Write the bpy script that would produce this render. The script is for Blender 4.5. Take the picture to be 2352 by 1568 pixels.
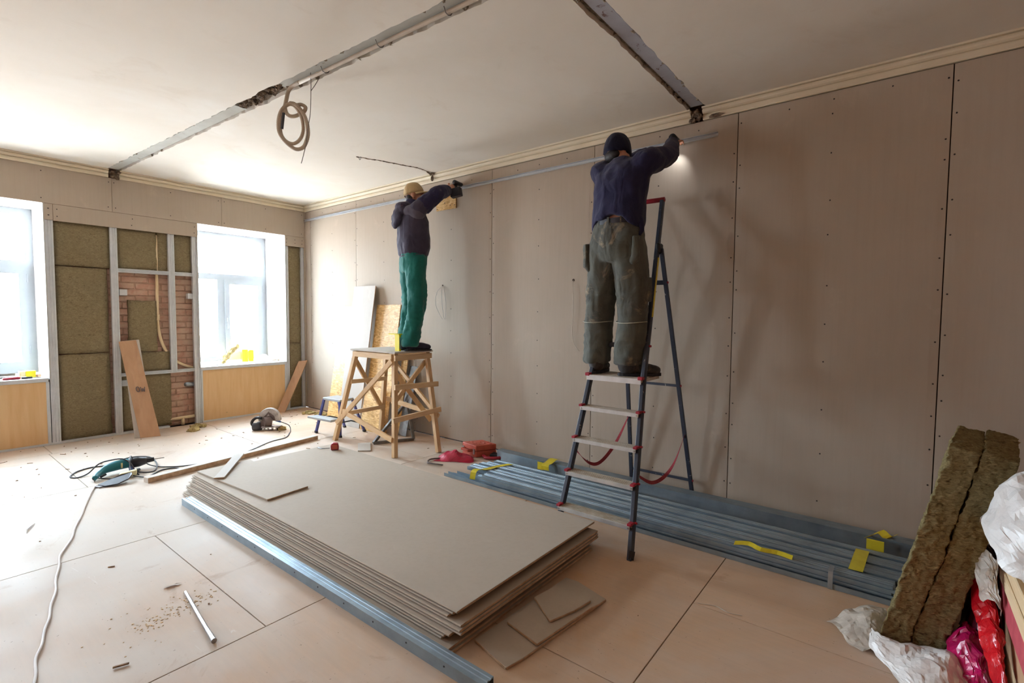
import bpy, bmesh, math, random
from mathutils import Vector, Matrix, noise, Quaternion

for o in list(bpy.data.objects):
    bpy.data.objects.remove(o, do_unlink=True)
S = bpy.context.scene
COL = S.collection

# ------------------------------------------------------------------ camera
cam = bpy.data.cameras.new('camera')
cam.sensor_width = 36.0
cam.lens = 36.0 * 1141.788 / 2352.0
cam.clip_start = 0.05
cam_o = bpy.data.objects.new('camera', cam)
COL.objects.link(cam_o)
YAW, PITCH, ROLL = math.radians(128.169), math.radians(-3.0047), math.radians(0.4578)
_f = Vector((math.cos(PITCH) * math.cos(YAW), math.cos(PITCH) * math.sin(YAW), math.sin(PITCH)))
_r = _f.cross(Vector((0, 0, 1))).normalized()
_u = _r.cross(_f)
_r2 = math.cos(ROLL) * _r + math.sin(ROLL) * _u
_u2 = -math.sin(ROLL) * _r + math.cos(ROLL) * _u
_m = Matrix((_r2, _u2, -_f)).transposed().to_4x4()
_m.translation = Vector((7.1105, -3.9952, 1.4239))
cam_o.matrix_world = _m
S.camera = cam_o

# ------------------------------------------------------------------ daylight and exposure
SKY_STRENGTH = 15.0
SKY_COLOR = (0.69, 0.86, 1.0, 1)
GROUND_COLOR = (0.46, 0.48, 0.50, 1)
w = bpy.data.worlds.new('overcast_sky')
S.world = w
w.use_nodes = True
_nt = w.node_tree
_bg = _nt.nodes['Background']
_bg.inputs[1].default_value = SKY_STRENGTH
_tc = _nt.nodes.new('ShaderNodeTexCoord'); _sx = _nt.nodes.new('ShaderNodeSeparateXYZ'); _cr = _nt.nodes.new('ShaderNodeValToRGB')
_nt.links.new(_tc.outputs['Generated'], _sx.inputs[0])
_mr = _nt.nodes.new('ShaderNodeMapRange'); _mr.inputs[1].default_value = -1; _mr.inputs[2].default_value = 1
_nt.links.new(_sx.outputs['Z'], _mr.inputs[0]); _nt.links.new(_mr.outputs[0], _cr.inputs[0])
_e = _cr.color_ramp.elements                                   # ground below the horizon, even overcast above
_e[0].position = 0.46; _e[0].color = GROUND_COLOR
_e[1].position = 0.52; _e[1].color = SKY_COLOR
_nt.links.new(_cr.outputs[0], _bg.inputs[0])
S.view_settings.view_transform = 'Standard'
S.view_settings.look = 'None'
S.view_settings.gamma = 1.0
S.view_settings.exposure = 2.26
S.view_settings.use_curve_mapping = False
S.cycles.max_bounces = 6
S.cycles.diffuse_bounces = 4
S.cycles.glossy_bounces = 3
S.cycles.transparent_max_bounces = 12
S.cycles.caustics_reflective = False
S.cycles.caustics_refractive = False
S.cycles.sample_clamp_indirect = 8.0
S.cycles.adaptive_threshold = 0.2
WIN = [(-4.04, -2.90), (-1.45, -0.31), (-6.63, -5.49)]      # window openings along the wall; the last, unseen, is added to soften shadows
WZ0, WZ1 = 0.715, 2.56
for (ya, yb) in WIN:                                           # light portals guide sky sampling through each opening
    l = bpy.data.lights.new('window_portal', 'AREA')
    l.shape = 'RECTANGLE'
    l.size = WZ1 - WZ0
    l.size_y = yb - ya
    l.cycles.is_portal = True
    lo = bpy.data.objects.new('window_portal', l)
    COL.objects.link(lo)
    lo.location = (-0.72, (ya + yb) / 2, (WZ0 + WZ1) / 2)
    lo.rotation_euler = (0, math.radians(-90), 0)

random.seed(7)
RND = random.Random(11)
U = RND.uniform
PI = math.pi

# ------------------------------------------------------------------ mesh helpers
class MB:
    """collects geometry in world coordinates"""
    def __init__(s):
        s.v, s.f = [], []
    def add(s, V, F):
        n = len(s.v)
        s.v += [Vector(p) for p in V]
        s.f += [tuple(i + n for i in q) for q in F]
        return s
    def box(s, x0, x1, y0, y1, z0, z1):
        V = [(x0, y0, z0), (x1, y0, z0), (x1, y1, z0), (x0, y1, z0), (x0, y0, z1), (x1, y0, z1), (x1, y1, z1), (x0, y1, z1)]
        return s.add(V, [(0, 3, 2, 1), (4, 5, 6, 7), (0, 1, 5, 4), (1, 2, 6, 5), (2, 3, 7, 6), (3, 0, 4, 7)])
    def hexa(s, b, t):
        return s.add(list(b) + list(t), [(0, 3, 2, 1), (4, 5, 6, 7), (0, 1, 5, 4), (1, 2, 6, 5), (2, 3, 7, 6), (3, 0, 4, 7)])
    def obox(s, c, ax, h):
        c = Vector(c); a = [Vector(k).normalized() * m for k, m in zip(ax, h)]
        sg = [(-1, -1), (1, -1), (1, 1), (-1, 1)]
        b = [c + a[0] * i + a[1] * j - a[2] for i, j in sg]
        t = [c + a[0] * i + a[1] * j + a[2] for i, j in sg]
        return s.hexa(b, t)
    def bar(s, p, q, w_, h_, up=(0, 0, 1)):
        p, q = Vector(p), Vector(q)
        d = q - p
        u = Vector(up)
        r = d.cross(u)
        if r.length < 1e-6:
            r = d.cross(Vector((1, 0, 0)))
        r.normalize()
        u = r.cross(d).normalized()
        return s.obox((p + q) / 2, (r, u, d), (w_ / 2, h_ / 2, d.length / 2))
    def tube(s, pts, r, seg=8, cap=True, flat=1.0):
        pts = [Vector(p) for p in pts]
        n = len(pts)
        rr = r if isinstance(r, (list, tuple)) else [r] * n
        rings = []
        t0 = (pts[1] - pts[0]).normalized()
        a = t0.orthogonal().normalized()
        for i in range(n):
            t = (pts[min(i + 1, n - 1)] - pts[max(i - 1, 0)])
            t = t.normalized() if t.length > 1e-9 else t0
            a = (a - t * a.dot(t))
            a = a.normalized() if a.length > 1e-6 else t.orthogonal().normalized()
            b = t.cross(a)
            rings.append([pts[i] + (a * math.cos(k * 2 * PI / seg) + b * math.sin(k * 2 * PI / seg) * flat) * rr[i] for k in range(seg)])
        return s.loft(rings, cap)
    def loft(s, rings, cap=True, closed=True):
        m = len(rings[0])
        V = [p for R_ in rings for p in R_]
        F = []
        for i in range(len(rings) - 1):
            for k in range(m if closed else m - 1):
                k2 = (k + 1) % m
                F.append((i * m + k, i * m + k2, (i + 1) * m + k2, (i + 1) * m + k))
        if cap:
            F.append(tuple(reversed(range(m))))
            F.append(tuple((len(rings) - 1) * m + k for k in range(m)))
        return s.add(V, F)
    def ell(s, c, r, M=None, nu=14, nv=9):
        c = Vector(c); rings = []
        for j in range(nv + 1):
            th = PI * (0.02 + 0.96 * j / nv)
            rg = []
            for i in range(nu):
                p = Vector((math.sin(th) * math.cos(2 * PI * i / nu) * r[0], math.sin(th) * math.sin(2 * PI * i / nu) * r[1], -math.cos(th) * r[2]))
                rg.append(c + (M @ p if M else p))
            rings.append(rg)
        return s.loft(rings)
    def extr(s, poly, p0, ax, ay, d):
        """polygon in the plane (ax, ay) at p0, extruded by the vector d"""
        p0, ax, ay, d = Vector(p0), Vector(ax), Vector(ay), Vector(d)
        a = [p0 + ax * x + ay * y for x, y in poly]
        n = len(a)
        V = a + [p + d for p in a]
        F = [tuple(reversed(range(n))), tuple(range(n, 2 * n))] + [(i, (i + 1) % n, n + (i + 1) % n, n + i) for i in range(n)]
        return s.add(V, F)
    def xf(s, M):
        s.v = [M @ p for p in s.v]
        return s
    def merge(s, o):
        return s.add(o.v, o.f)

ORI = {}
def mk(name, mb, mat, parent=None, smooth=False, bevel=0.0, kind=None, label=None, cat=None, group=None, seg=1, auto=None):
    V = mb.v
    if parent is not None:
        org = ORI[parent.name]
    else:
        lo = [min(p[i] for p in V) for i in range(3)]
        hi = [max(p[i] for p in V) for i in range(3)]
        org = Vector(((lo[0] + hi[0]) / 2, (lo[1] + hi[1]) / 2, lo[2]))
    me = bpy.data.meshes.new(name)
    me.from_pydata([tuple(p - org) for p in V], [], mb.f)
    bm = bmesh.new(); bm.from_mesh(me)
    bmesh.ops.recalc_face_normals(bm, faces=bm.faces)
    bm.to_mesh(me); bm.free()
    me.materials.append(mat)
    if smooth:
        me.polygons.foreach_set('use_smooth', [True] * len(me.polygons))
    o = bpy.data.objects.new(name, me)
    COL.objects.link(o)
    if parent is not None:
        o.parent = parent
    else:
        o.location = org
    ORI[o.name] = org
    if bevel:
        b = o.modifiers.new('bevel', 'BEVEL'); b.width = bevel; b.segments = seg; b.limit_method = 'ANGLE'
    if auto:
        me.polygons.foreach_set('use_smooth', [True] * len(me.polygons))
        try:
            me.set_sharp_from_angle(angle=math.radians(auto))
        except Exception:
            pass
    tag(o, label, cat, group, kind)
    return o
def tag(o, label=None, cat=None, group=None, kind=None):
    if label: o['label'] = label
    if cat: o['category'] = cat
    if group: o['group'] = group
    if kind: o['kind'] = kind
    return o
def thing(name, loc, label, cat, group=None):
    o = bpy.data.objects.new(name, None)
    o.empty_display_size = 0.1
    COL.objects.link(o)
    o.location = loc
    ORI[o.name] = Vector(loc)
    return tag(o, label, cat, group)
def remesh(mb, voxel, smooth=4, sub=0):
    """union of overlapping closed shapes as one continuous surface"""
    me = bpy.data.meshes.new('tmp')
    me.from_pydata([tuple(p) for p in mb.v], [], mb.f)
    bm = bmesh.new(); bm.from_mesh(me); bmesh.ops.recalc_face_normals(bm, faces=bm.faces); bm.to_mesh(me); bm.free()
    o = bpy.data.objects.new('tmp', me); COL.objects.link(o)
    r = o.modifiers.new('r', 'REMESH'); r.mode = 'VOXEL'; r.voxel_size = voxel
    if smooth:
        k = o.modifiers.new('s', 'SMOOTH'); k.factor = 0.5; k.iterations = smooth
    dg = bpy.context.evaluated_depsgraph_get(); dg.update()
    e = o.evaluated_get(dg); m2 = e.to_mesh()
    out = MB()
    out.v = [v.co.copy() for v in m2.vertices]
    out.f = [tuple(p.vertices) for p in m2.polygons]
    e.to_mesh_clear()
    bpy.data.objects.remove(o, do_unlink=True); bpy.data.meshes.remove(me)
    return out
def normals(mb):
    N = [Vector((0, 0, 0)) for _ in mb.v]
    for f in mb.f:
        n = (mb.v[f[1]] - mb.v[f[0]]).cross(mb.v[f[-1]] - mb.v[f[0]])
        for i in f: N[i] += n
    return [n.normalized() if n.length > 1e-12 else Vector((0, 0, 1)) for n in N]
def catmull(pts, n=6, closed=False):
    P = [Vector(p) for p in pts]
    out = []
    m = len(P)
    for i in range(m if closed else m - 1):
        p0 = P[(i - 1) % m] if closed or i > 0 else P[0]
        p1, p2 = P[i], P[(i + 1) % m]
        p3 = P[(i + 2) % m] if closed or i + 2 < m else P[-1]
        for k in range(n):
            t = k / n
            out.append(0.5 * ((2 * p1) + (p2 - p0) * t + (2 * p0 - 5 * p1 + 4 * p2 - p3) * t * t + (3 * p1 - p0 - 3 * p2 + p3) * t ** 3))
    if not closed: out.append(P[-1])
    return out
def dup(o, parent=None, dloc=None):
    c = o.copy(); COL.objects.link(c)
    if parent is not None: c.parent = parent
    if dloc is not None: c.location = Vector(o.location) + Vector(dloc)
    return c

# ------------------------------------------------------------------ material helpers
def new_mat(name):
    m = bpy.data.materials.new(name); m.use_nodes = True
    nt = m.node_tree
    b = nt.nodes['Principled BSDF']
    return m, nt, b
def N(nt, t, **kw):
    n = nt.nodes.new(t)
    for k, v in kw.items():
        if k.startswith('i_'):
            n.inputs[int(k[2:])].default_value = v
        else:
            setattr(n, k, v)
    return n
def coords(nt, stretch=(1, 1, 1), rot=(0, 0, 0), world=False):
    mp = nt.nodes.new('ShaderNodeMapping')
    mp.inputs['Scale'].default_value = stretch
    mp.inputs['Rotation'].default_value = rot
    if world:
        g = nt.nodes.new('ShaderNodeNewGeometry'); nt.links.new(g.outputs['Position'], mp.inputs['Vector'])
    else:
        tc = nt.nodes.new('ShaderNodeTexCoord'); nt.links.new(tc.outputs['Object'], mp.inputs['Vector'])
    return mp.outputs['Vector']
def nz(nt, vec, scale, detail=5, rough=0.6, dist=0.0):
    n = nt.nodes.new('ShaderNodeTexNoise')
    n.inputs['Scale'].default_value = scale; n.inputs['Detail'].default_value = detail
    n.inputs['Roughness'].default_value = rough; n.inputs['Distortion'].default_value = dist
    nt.links.new(vec, n.inputs['Vector'])
    return n.outputs['Fac']
def ramp(nt, fac, stops):
    r = nt.nodes.new('ShaderNodeValToRGB')
    e = r.color_ramp.elements
    while len(e) > 1: e.remove(e[-1])
    e[0].position = stops[0][0]; e[0].color = (*stops[0][1], 1) if len(stops[0][1]) == 3 else stops[0][1]
    for p, c in stops[1:]:
        k = e.new(p); k.color = (*c, 1) if len(c) == 3 else c
    nt.links.new(fac, r.inputs['Fac'])
    return r.outputs['Color']
def mixc(nt, fac, a, b, mode='MIX'):
    m = nt.nodes.new('ShaderNodeMix'); m.data_type = 'RGBA'; m.blend_type = mode
    if isinstance(fac, (int, float)): m.inputs[0].default_value = fac
    else: nt.links.new(fac, m.inputs[0])
    for i, c in ((6, a), (7, b)):
        if isinstance(c, tuple): m.inputs[i].default_value = (*c, 1) if len(c) == 3 else c
        else: nt.links.new(c, m.inputs[i])
    return m.outputs[2]
def bump(nt, b, h, strength, dist=0.01):
    n = nt.nodes.new('ShaderNodeBump'); n.inputs['Strength'].default_value = strength; n.inputs['Distance'].default_value = dist
    nt.links.new(h, n.inputs['Height']); nt.links.new(n.outputs['Normal'], b.inputs['Normal'])
    return n
def sc(r, g, b):
    """sRGB 0-255 to linear"""
    return tuple((x / 255 / 12.92) if x / 255 <= 0.04045 else ((x / 255 + 0.055) / 1.055) ** 2.4 for x in (r, g, b))
def simple(name, c1, c2=None, scale=6, rough=0.6, metal=0.0, bmp=0.0, bscale=40, stretch=(1, 1, 1), lo=0.35, hi=0.65, spec=None, bdist=0.004, coat=0):
    m, nt, b = new_mat(name)
    v = coords(nt, stretch)
    if c2 is None: c2 = tuple(x * 0.85 for x in c1)
    col = ramp(nt, nz(nt, v, scale), [(lo, c1), (hi, c2)])
    nt.links.new(col, b.inputs['Base Color'])
    b.inputs['Roughness'].default_value = rough; b.inputs['Metallic'].default_value = metal
    if spec is not None: b.inputs['Specular IOR Level'].default_value = spec
    if coat: b.inputs['Coat Weight'].default_value = coat
    if bmp: bump(nt, b, nz(nt, v, bscale), bmp, bdist)
    return m
# ------------------------------------------------------------------ materials
MT = {}
def _drywall(name, c1, c2, c3):
    m, nt, b = new_mat(name)
    v = coords(nt, world=True)
    col = ramp(nt, nz(nt, v, 0.9, 4), [(0.3, c1), (0.7, c2)])
    v2 = coords(nt, (30, 30, 1.5), world=True)
    col = mixc(nt, ramp(nt, nz(nt, v2, 1.2, 3), [(0.45, (0, 0, 0)), (0.75, (0.25, 0.25, 0.25))]), col, c3)
    v3 = coords(nt, (1, 1, 1), world=True)
    scuff = ramp(nt, nz(nt, v3, 3.3, 8, 0.7, 0.6), [(0.60, (0, 0, 0)), (0.72, (0.35, 0.35, 0.35))])
    col = mixc(nt, scuff, col, tuple(min(1, x * 1.35) for x in c2))
    nt.links.new(col, b.inputs['Base Color'])
    b.inputs['Roughness'].default_value = 0.75
    b.inputs['Specular IOR Level'].default_value = 0.3
    bump(nt, b, nz(nt, v, 90, 3), 0.06, 0.002)
    return m
MT['drywall'] = _drywall('drywall_paper', sc(187, 173, 157), sc(180, 166, 150), sc(170, 153, 137))
MT['drywall_pale'] = _drywall('drywall_pale', sc(205, 198, 190), sc(196, 188, 180), sc(188, 178, 170))
MT['gypsum_edge'] = simple('gypsum_edge', sc(206, 176, 146), sc(176, 144, 114), 20, 0.85, bmp=0.2)
MT['edge_white'] = simple('board_edge', sc(190, 184, 180), sc(172, 166, 164), 8, 0.7)

def _ceiling():
    m, nt, b = new_mat('ceiling_plaster')
    v = coords(nt, world=True)
    col = ramp(nt, nz(nt, v, 0.7, 5, 0.6, 0.3), [(0.3, sc(236, 230, 220)), (0.55, sc(231, 223, 211)), (0.75, sc(238, 234, 226))])
    col = mixc(nt, ramp(nt, nz(nt, v, 2.2, 6, 0.7, 0.8), [(0.58, (0, 0, 0)), (0.8, (0.35, 0.35, 0.35))]), col, sc(200, 182, 160))
    nt.links.new(col, b.inputs['Base Color']); b.inputs['Roughness'].default_value = 0.85
    v2 = coords(nt, (1, 2.2, 1), rot=(0, 0, 0.5), world=True)
    bump(nt, b, nz(nt, v2, 6, 6, 0.65), 0.12, 0.01)
    return m
MT['ceiling'] = _ceiling()
MT['cornice'] = simple('cornice_paint', sc(232, 220, 196), sc(224, 210, 184), 3, 0.6, bmp=0.05, bscale=25)
MT['plaster_broken'] = simple('broken_plaster', sc(176, 164, 146), sc(120, 104, 88), 22, 0.95, bmp=0.8, bscale=45, bdist=0.02)
MT['rubble'] = simple('old_mortar', sc(150, 128, 106), sc(70, 56, 48), 26, 0.95, bmp=0.9, bscale=40, bdist=0.02)
def _flange(name, a, b_, rust):
    m, nt, b = new_mat(name)
    v = coords(nt, world=True)
    col = ramp(nt, nz(nt, v, 3, 5), [(0.35, a), (0.65, b_)])
    col = mixc(nt, ramp(nt, nz(nt, v, 9, 6, 0.7, 0.5), [(0.62, (0, 0, 0)), (0.67, (1, 1, 1))]), col, rust)
    nt.links.new(col, b.inputs['Base Color']); b.inputs['Roughness'].default_value = 0.9; b.inputs['Specular IOR Level'].default_value = 0.1
    bump(nt, b, nz(nt, v, 30, 5), 0.4, 0.006)
    return m
MT['flange'] = _flange('beam_flange_paint', sc(176, 176, 184), sc(158, 156, 164), sc(112, 84, 72))
MT['flange2'] = _flange('beam_flange_pale', sc(200, 200, 194), sc(184, 182, 174), sc(140, 126, 110))

def _floor():
    m, nt, b = new_mat('plywood_floor')
    v = coords(nt, world=True)
    base = ramp(nt, nz(nt, v, 1.1, 6, 0.6, 0.4), [(0.28, sc(204, 152, 106)), (0.5, sc(212, 166, 122)), (0.72, sc(196, 142, 96))])
    vg = coords(nt, (2.2, 34, 1), world=True)
    grain = ramp(nt, nz(nt, vg, 1.6, 4, 0.6, 0.6), [(0.4, (0, 0, 0)), (0.7, (0.28, 0.28, 0.28))])
    base = mixc(nt, grain, base, sc(176, 136, 100))
    # plaster dust trodden over the boards
    dust = ramp(nt, nz(nt, v, 0.8, 7, 0.62, 0.7), [(0.36, (0.02, 0.02, 0.02)), (0.62, (0.55, 0.55, 0.55))])
    # heavier gypsum dust around the cutting area by the stack
    dv = N(nt, 'ShaderNodeVectorMath', operation='DISTANCE'); dv.inputs[1].default_value = (2.3, -3.2, 0)
    nt.links.new(v, dv.inputs[0])
    ad = N(nt, 'ShaderNodeMath', operation='MULTIPLY_ADD'); ad.inputs[1].default_value = 2.4
    nt.links.new(nz(nt, v, 1.3, 4, .6, .5), ad.inputs[0]); nt.links.new(dv.outputs['Value'], ad.inputs[2])
    mrn = N(nt, 'ShaderNodeMapRange'); mrn.inputs[1].default_value = 2.6; mrn.inputs[2].default_value = 5.2; mrn.inputs[3].default_value = .66; mrn.inputs[4].default_value = 0.0
    nt.links.new(ad.outputs[0], mrn.inputs[0])
    base = mixc(nt, dust, base, sc(208, 200, 190))
    base = mixc(nt, mrn.outputs[0], base, sc(206, 201, 194))
    st = ramp(nt, nz(nt, v, 2.7, 7, 0.68, 0.9), [(0.60, (0, 0, 0)), (0.72, (0.45, 0.45, 0.45))])
    base = mixc(nt, st, base, sc(160, 118, 84))
    scr = coords(nt, (3, 18, 1), rot=(0, 0, 0.9), world=True)
    base = mixc(nt, ramp(nt, nz(nt, scr, 1.5, 4, 0.7, 1.2), [(0.68, (0, 0, 0)), (0.74, (0.4, 0.4, 0.4))]), base, sc(228, 222, 216))
    sp = ramp(nt, nz(nt, v, 60, 2, 0.5), [(0.71, (0, 0, 0)), (0.75, (0.5, 0.5, 0.5))])
    base = mixc(nt, sp, base, sc(120, 90, 66))
    nt.links.new(base, b.inputs['Base Color'])
    b.inputs['Roughness'].default_value = 0.5
    b.inputs['Specular IOR Level'].default_value = 0.25
    nt.links.new(ramp(nt, nz(nt, v, 2.0, 5), [(0.3, (0.5, 0.5, 0.5)), (0.7, (0.72, 0.72, 0.72))]), b.inputs['Roughness'])
    bump(nt, b, nz(nt, vg, 2, 5), 0.06, 0.003)
    return m
MT['floor'] = _floor()
MT['gap'] = simple('floor_gap_dirt', sc(74, 54, 40), sc(52, 38, 30), 30, 0.95)

def _galv(name='galvanised_steel', a=(190, 200, 208), b_=(160, 172, 182), rough=0.38, metal=0.85):
    m, nt, b = new_mat(name)
    v = coords(nt)
    col = ramp(nt, nz(nt, v, 9, 4), [(0.3, sc(*a)), (0.7, sc(*b_))])
    nt.links.new(col, b.inputs['Base Color'])
    b.inputs['Metallic'].default_value = metal; b.inputs['Roughness'].default_value = rough
    v2 = coords(nt, (0.6, 14, 14))
    nt.links.new(ramp(nt, nz(nt, v2, 3, 4), [(0.3, (rough - .08,) * 3), (0.7, (rough + .15,) * 3)]), b.inputs['Roughness'])
    return m
MT['galv'] = _galv()
MT['galv_blue'] = _galv('galvanised_profile', (158, 175, 187), (136, 153, 166), 0.40, 0.75)
MT['galv_stud'] = _galv('galvanised_stud', (216, 219, 222), (202, 206, 210), 0.5, 0.3)
MT['screw'] = simple('screw_black', sc(52, 46, 44), sc(36, 32, 32), 10, 0.5)

def _wool(name, c1, c2, c3, dark):
    m, nt, b = new_mat(name)
    v = coords(nt, (1, 1, 1))
    v2 = coords(nt, (1, 1, 2.2), rot=(0.5, 0.25, 0.4))
    col = ramp(nt, nz(nt, v2, 34, 6, 0.72, 1.6), [(0.30, dark), (0.44, c1), (0.58, c2), (0.72, c3)])
    col = mixc(nt, ramp(nt, nz(nt, v, 3.0, 5), [(0.4, (0, 0, 0)), (0.75, (0.5, 0.5, 0.5))]), col, c1)
    nt.links.new(col, b.inputs['Base Color']); b.inputs['Roughness'].default_value = 0.95
    b.inputs['Specular IOR Level'].default_value = 0.15
    bump(nt, b, nz(nt, v2, 48, 6, 0.75, 1.4), 1.0, 0.022)
    return m
MT['wool'] = _wool('mineral_wool', sc(166, 149, 114), sc(186, 169, 132), sc(206, 191, 156), sc(112, 96, 72))
MT['wool_near'] = _wool('mineral_wool_cut', sc(170, 150, 104), sc(196, 176, 126), sc(226, 208, 158), sc(96, 76, 50))

def _brick():
    m, nt, b = new_mat('old_brick')
    v = coords(nt, world=True)
    col = ramp(nt, nz(nt, v, 7, 6, 0.65, 0.3), [(0.3, sc(176, 130, 112)), (0.5, sc(196, 152, 132)), (0.7, sc(206, 172, 152))])
    col = mixc(nt, ramp(nt, nz(nt, v, 4, 7, 0.7, 0.6), [(0.44, (0, 0, 0)), (0.60, (0.8, 0.8, 0.8))]), col, sc(200, 172, 150))
    nt.links.new(col, b.inputs['Base Color']); b.inputs['Roughness'].default_value = 0.95
    bump(nt, b, nz(nt, v, 40, 7), 0.7, 0.01)
    return m
MT['brick'] = _brick()
MT['brick_bare'] = simple('bare_brick_wall', sc(204, 148, 106), sc(182, 124, 84), 9, 0.95, bmp=0.5, bscale=20, bdist=0.01)
MT['mortar'] = simple('lime_mortar', sc(190, 158, 136), sc(164, 130, 110), 16, 0.95, bmp=0.7, bscale=50, bdist=0.01)

def _wood(name, c1, c2, scale=2.0, axis='Z', rough=0.6):
    m, nt, b = new_mat(name)
    st = {'X': (1.2, 14, 14), 'Y': (14, 1.2, 14), 'Z': (14, 14, 1.2)}[axis]
    v = coords(nt, st)
    col = ramp(nt, nz(nt, v, scale, 5, 0.6, 0.8), [(0.3, c1), (0.7, c2)])
    v0 = coords(nt)
    kn = ramp(nt, nz(nt, v0, 9, 3), [(0.72, (0, 0, 0)), (0.78, (0.6, 0.6, 0.6))])
    col = mixc(nt, kn, col, tuple(x * 0.5 for x in c2))
    nt.links.new(col, b.inputs['Base Color']); b.inputs['Roughness'].default_value = rough
    bump(nt, b, nz(nt, v, scale * 2, 4), 0.08, 0.003)
    return m
MT['pine'] = _wood('pine_timber', sc(226, 192, 148), sc(206, 166, 120))
MT['pine_x'] = _wood('pine_timber_x', sc(226, 192, 148), sc(206, 166, 120), axis='X')
MT['pine_y'] = _wood('pine_timber_y', sc(232, 204, 166), sc(212, 176, 132), axis='Y')
MT['ply'] = _wood('birch_plywood', sc(230, 194, 146), sc(220, 178, 126), 1.2, 'Z', 0.45)
MT['ply_edge'] = simple('plywood_edge', sc(226, 196, 150), sc(190, 150, 104), 30, 0.7, stretch=(1, 1, 8))
MT['ply_tan'] = _wood('plywood_tan', sc(196, 156, 122), sc(184, 142, 108), 1.0, 'Z', 0.6)

def _osb():
    m, nt, b = new_mat('osb_board')
    v = coords(nt, (1, 1, 1))
    def flakes(rot, st, s_):
        vv = coords(nt, st, rot)
        q = N(nt, 'ShaderNodeTexVoronoi'); q.inputs['Scale'].default_value = s_
        nt.links.new(vv, q.inputs['Vector']); return q.outputs['Color']
    a = ramp(nt, flakes((0, 0.5, 0.3), (1, 1, 4), 16), [(0.1, sc(196, 150, 84)), (0.5, sc(226, 184, 118)), (0.9, sc(240, 206, 146))])
    c = ramp(nt, flakes((0, -0.9, 0.2), (1, 1, 5), 22), [(0.1, sc(180, 130, 66)), (0.6, sc(220, 174, 104)), (0.9, sc(236, 198, 134))])
    col = mixc(nt, ramp(nt, nz(nt, v, 18, 3), [(0.45, (0, 0, 0)), (0.55, (1, 1, 1))]), a, c)
    nt.links.new(col, b.inputs['Base Color']); b.inputs['Roughness'].default_value = 0.55
    bump(nt, b, nz(nt, v, 60, 4), 0.25, 0.004)
    return m
MT['osb'] = _osb()
MT['white'] = simple('white_pvc', sc(172, 175, 178), sc(164, 167, 170), 3, 0.5)
MT['reveal'] = simple('white_reveal_board', sc(194, 194, 192), sc(186, 186, 184), 3, 0.7)
MT['pipe'] = simple('cream_pipe', sc(232, 210, 172), sc(222, 198, 158), 8, 0.5)
MT['hose'] = simple('grey_conduit', sc(196, 182, 164), sc(180, 166, 148), 8, 0.55)
MT['wire'] = simple('wire_grey', sc(128, 118, 110), sc(104, 96, 90), 20, 0.5)
MT['wire_white'] = simple('wire_white', sc(214, 202, 186), sc(196, 184, 168), 20, 0.5)
MT['wire_pale'] = simple('wire_pale', sc(178, 176, 172), sc(166, 164, 160), 20, 0.5)
MT['cable_dark'] = simple('cable_rubber', sc(72, 72, 78), sc(60, 60, 66), 20, 0.55)
MT['cord'] = simple('extension_cord', sc(206, 190, 180), sc(192, 176, 166), 20, 0.5)
MT['black'] = simple('black_plastic', sc(34, 34, 40), sc(26, 26, 32), 10, 0.45)
MT['navy_metal'] = simple('navy_painted_steel', sc(56, 64, 84), sc(46, 52, 70), 12, 0.4, metal=0.2)
def _ladder():
    m, nt, b = new_mat('ladder_paint')
    v = coords(nt)
    col = ramp(nt, nz(nt, v, 4, 4), [(0.35, sc(62, 68, 84)), (0.65, sc(50, 56, 70))])
    col = mixc(nt, ramp(nt, nz(nt, v, 26, 4, 0.6), [(0.66, (0, 0, 0)), (0.69, (0.85, 0.85, 0.85))]), col, sc(180, 176, 172))
    nt.links.new(col, b.inputs['Base Color']); b.inputs['Roughness'].default_value = 0.45; b.inputs['Metallic'].default_value = 0.1
    return m
MT['ladder'] = _ladder()
MT['alu'] = simple('aluminium_tread', sc(206, 198, 186), sc(176, 160, 140), 14, 0.5, metal=0.35, bmp=0.1)
MT['alu_clean'] = simple('aluminium_edge', sc(206, 206, 206), sc(190, 190, 190), 14, 0.4, metal=0.5)
MT['red_plastic'] = simple('red_plastic', sc(176, 40, 58), sc(150, 28, 48), 10, 0.45)
MT['red_strap'] = simple('red_webbing', sc(168, 52, 66), sc(140, 40, 54), 60, 0.8)
MT['orange_case'] = simple('orange_case', sc(206, 104, 84), sc(190, 90, 72), 12, 0.5, bmp=0.1)
MT['steel'] = simple('bright_steel', sc(196, 190, 188), sc(160, 156, 156), 12, 0.3, metal=0.8)
MT['dark_steel'] = simple('weathered_steel', sc(128, 124, 120), sc(104, 100, 98), 20, 0.45, metal=0.5)
MT['blue_metal'] = simple('blue_painted_steel', sc(70, 74, 140), sc(58, 62, 120), 10, 0.45)
def _tape():
    m, nt, b = new_mat('yellow_tape')
    v = coords(nt)
    nt.links.new(ramp(nt, nz(nt, v, 12, 3), [(0.35, sc(232, 214, 60)), (0.65, sc(218, 198, 48))]), b.inputs['Base Color'])
    b.inputs['Roughness'].default_value = 0.35
    return m
MT['tape'] = _tape()
MT['yellow'] = simple('yellow_box', sc(250, 230, 40), sc(240, 216, 30), 6, 0.5)
MT['teal'] = simple('teal_plastic', sc(36, 128, 142), sc(28, 110, 124), 8, 0.45)
MT['grey_tool'] = simple('grey_tool_plastic', sc(196, 190, 186), sc(150, 142, 138), 14, 0.4)
MT['tool_dark'] = simple('tool_housing', sc(120, 104, 100), sc(96, 84, 82), 12, 0.5)
MT['cream_plastic'] = simple('cream_plastic', sc(238, 230, 186), sc(226, 214, 160), 10, 0.45)
MT['blue_plastic'] = simple('blue_plastic', sc(76, 112, 176), sc(60, 92, 156), 10, 0.45)
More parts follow.
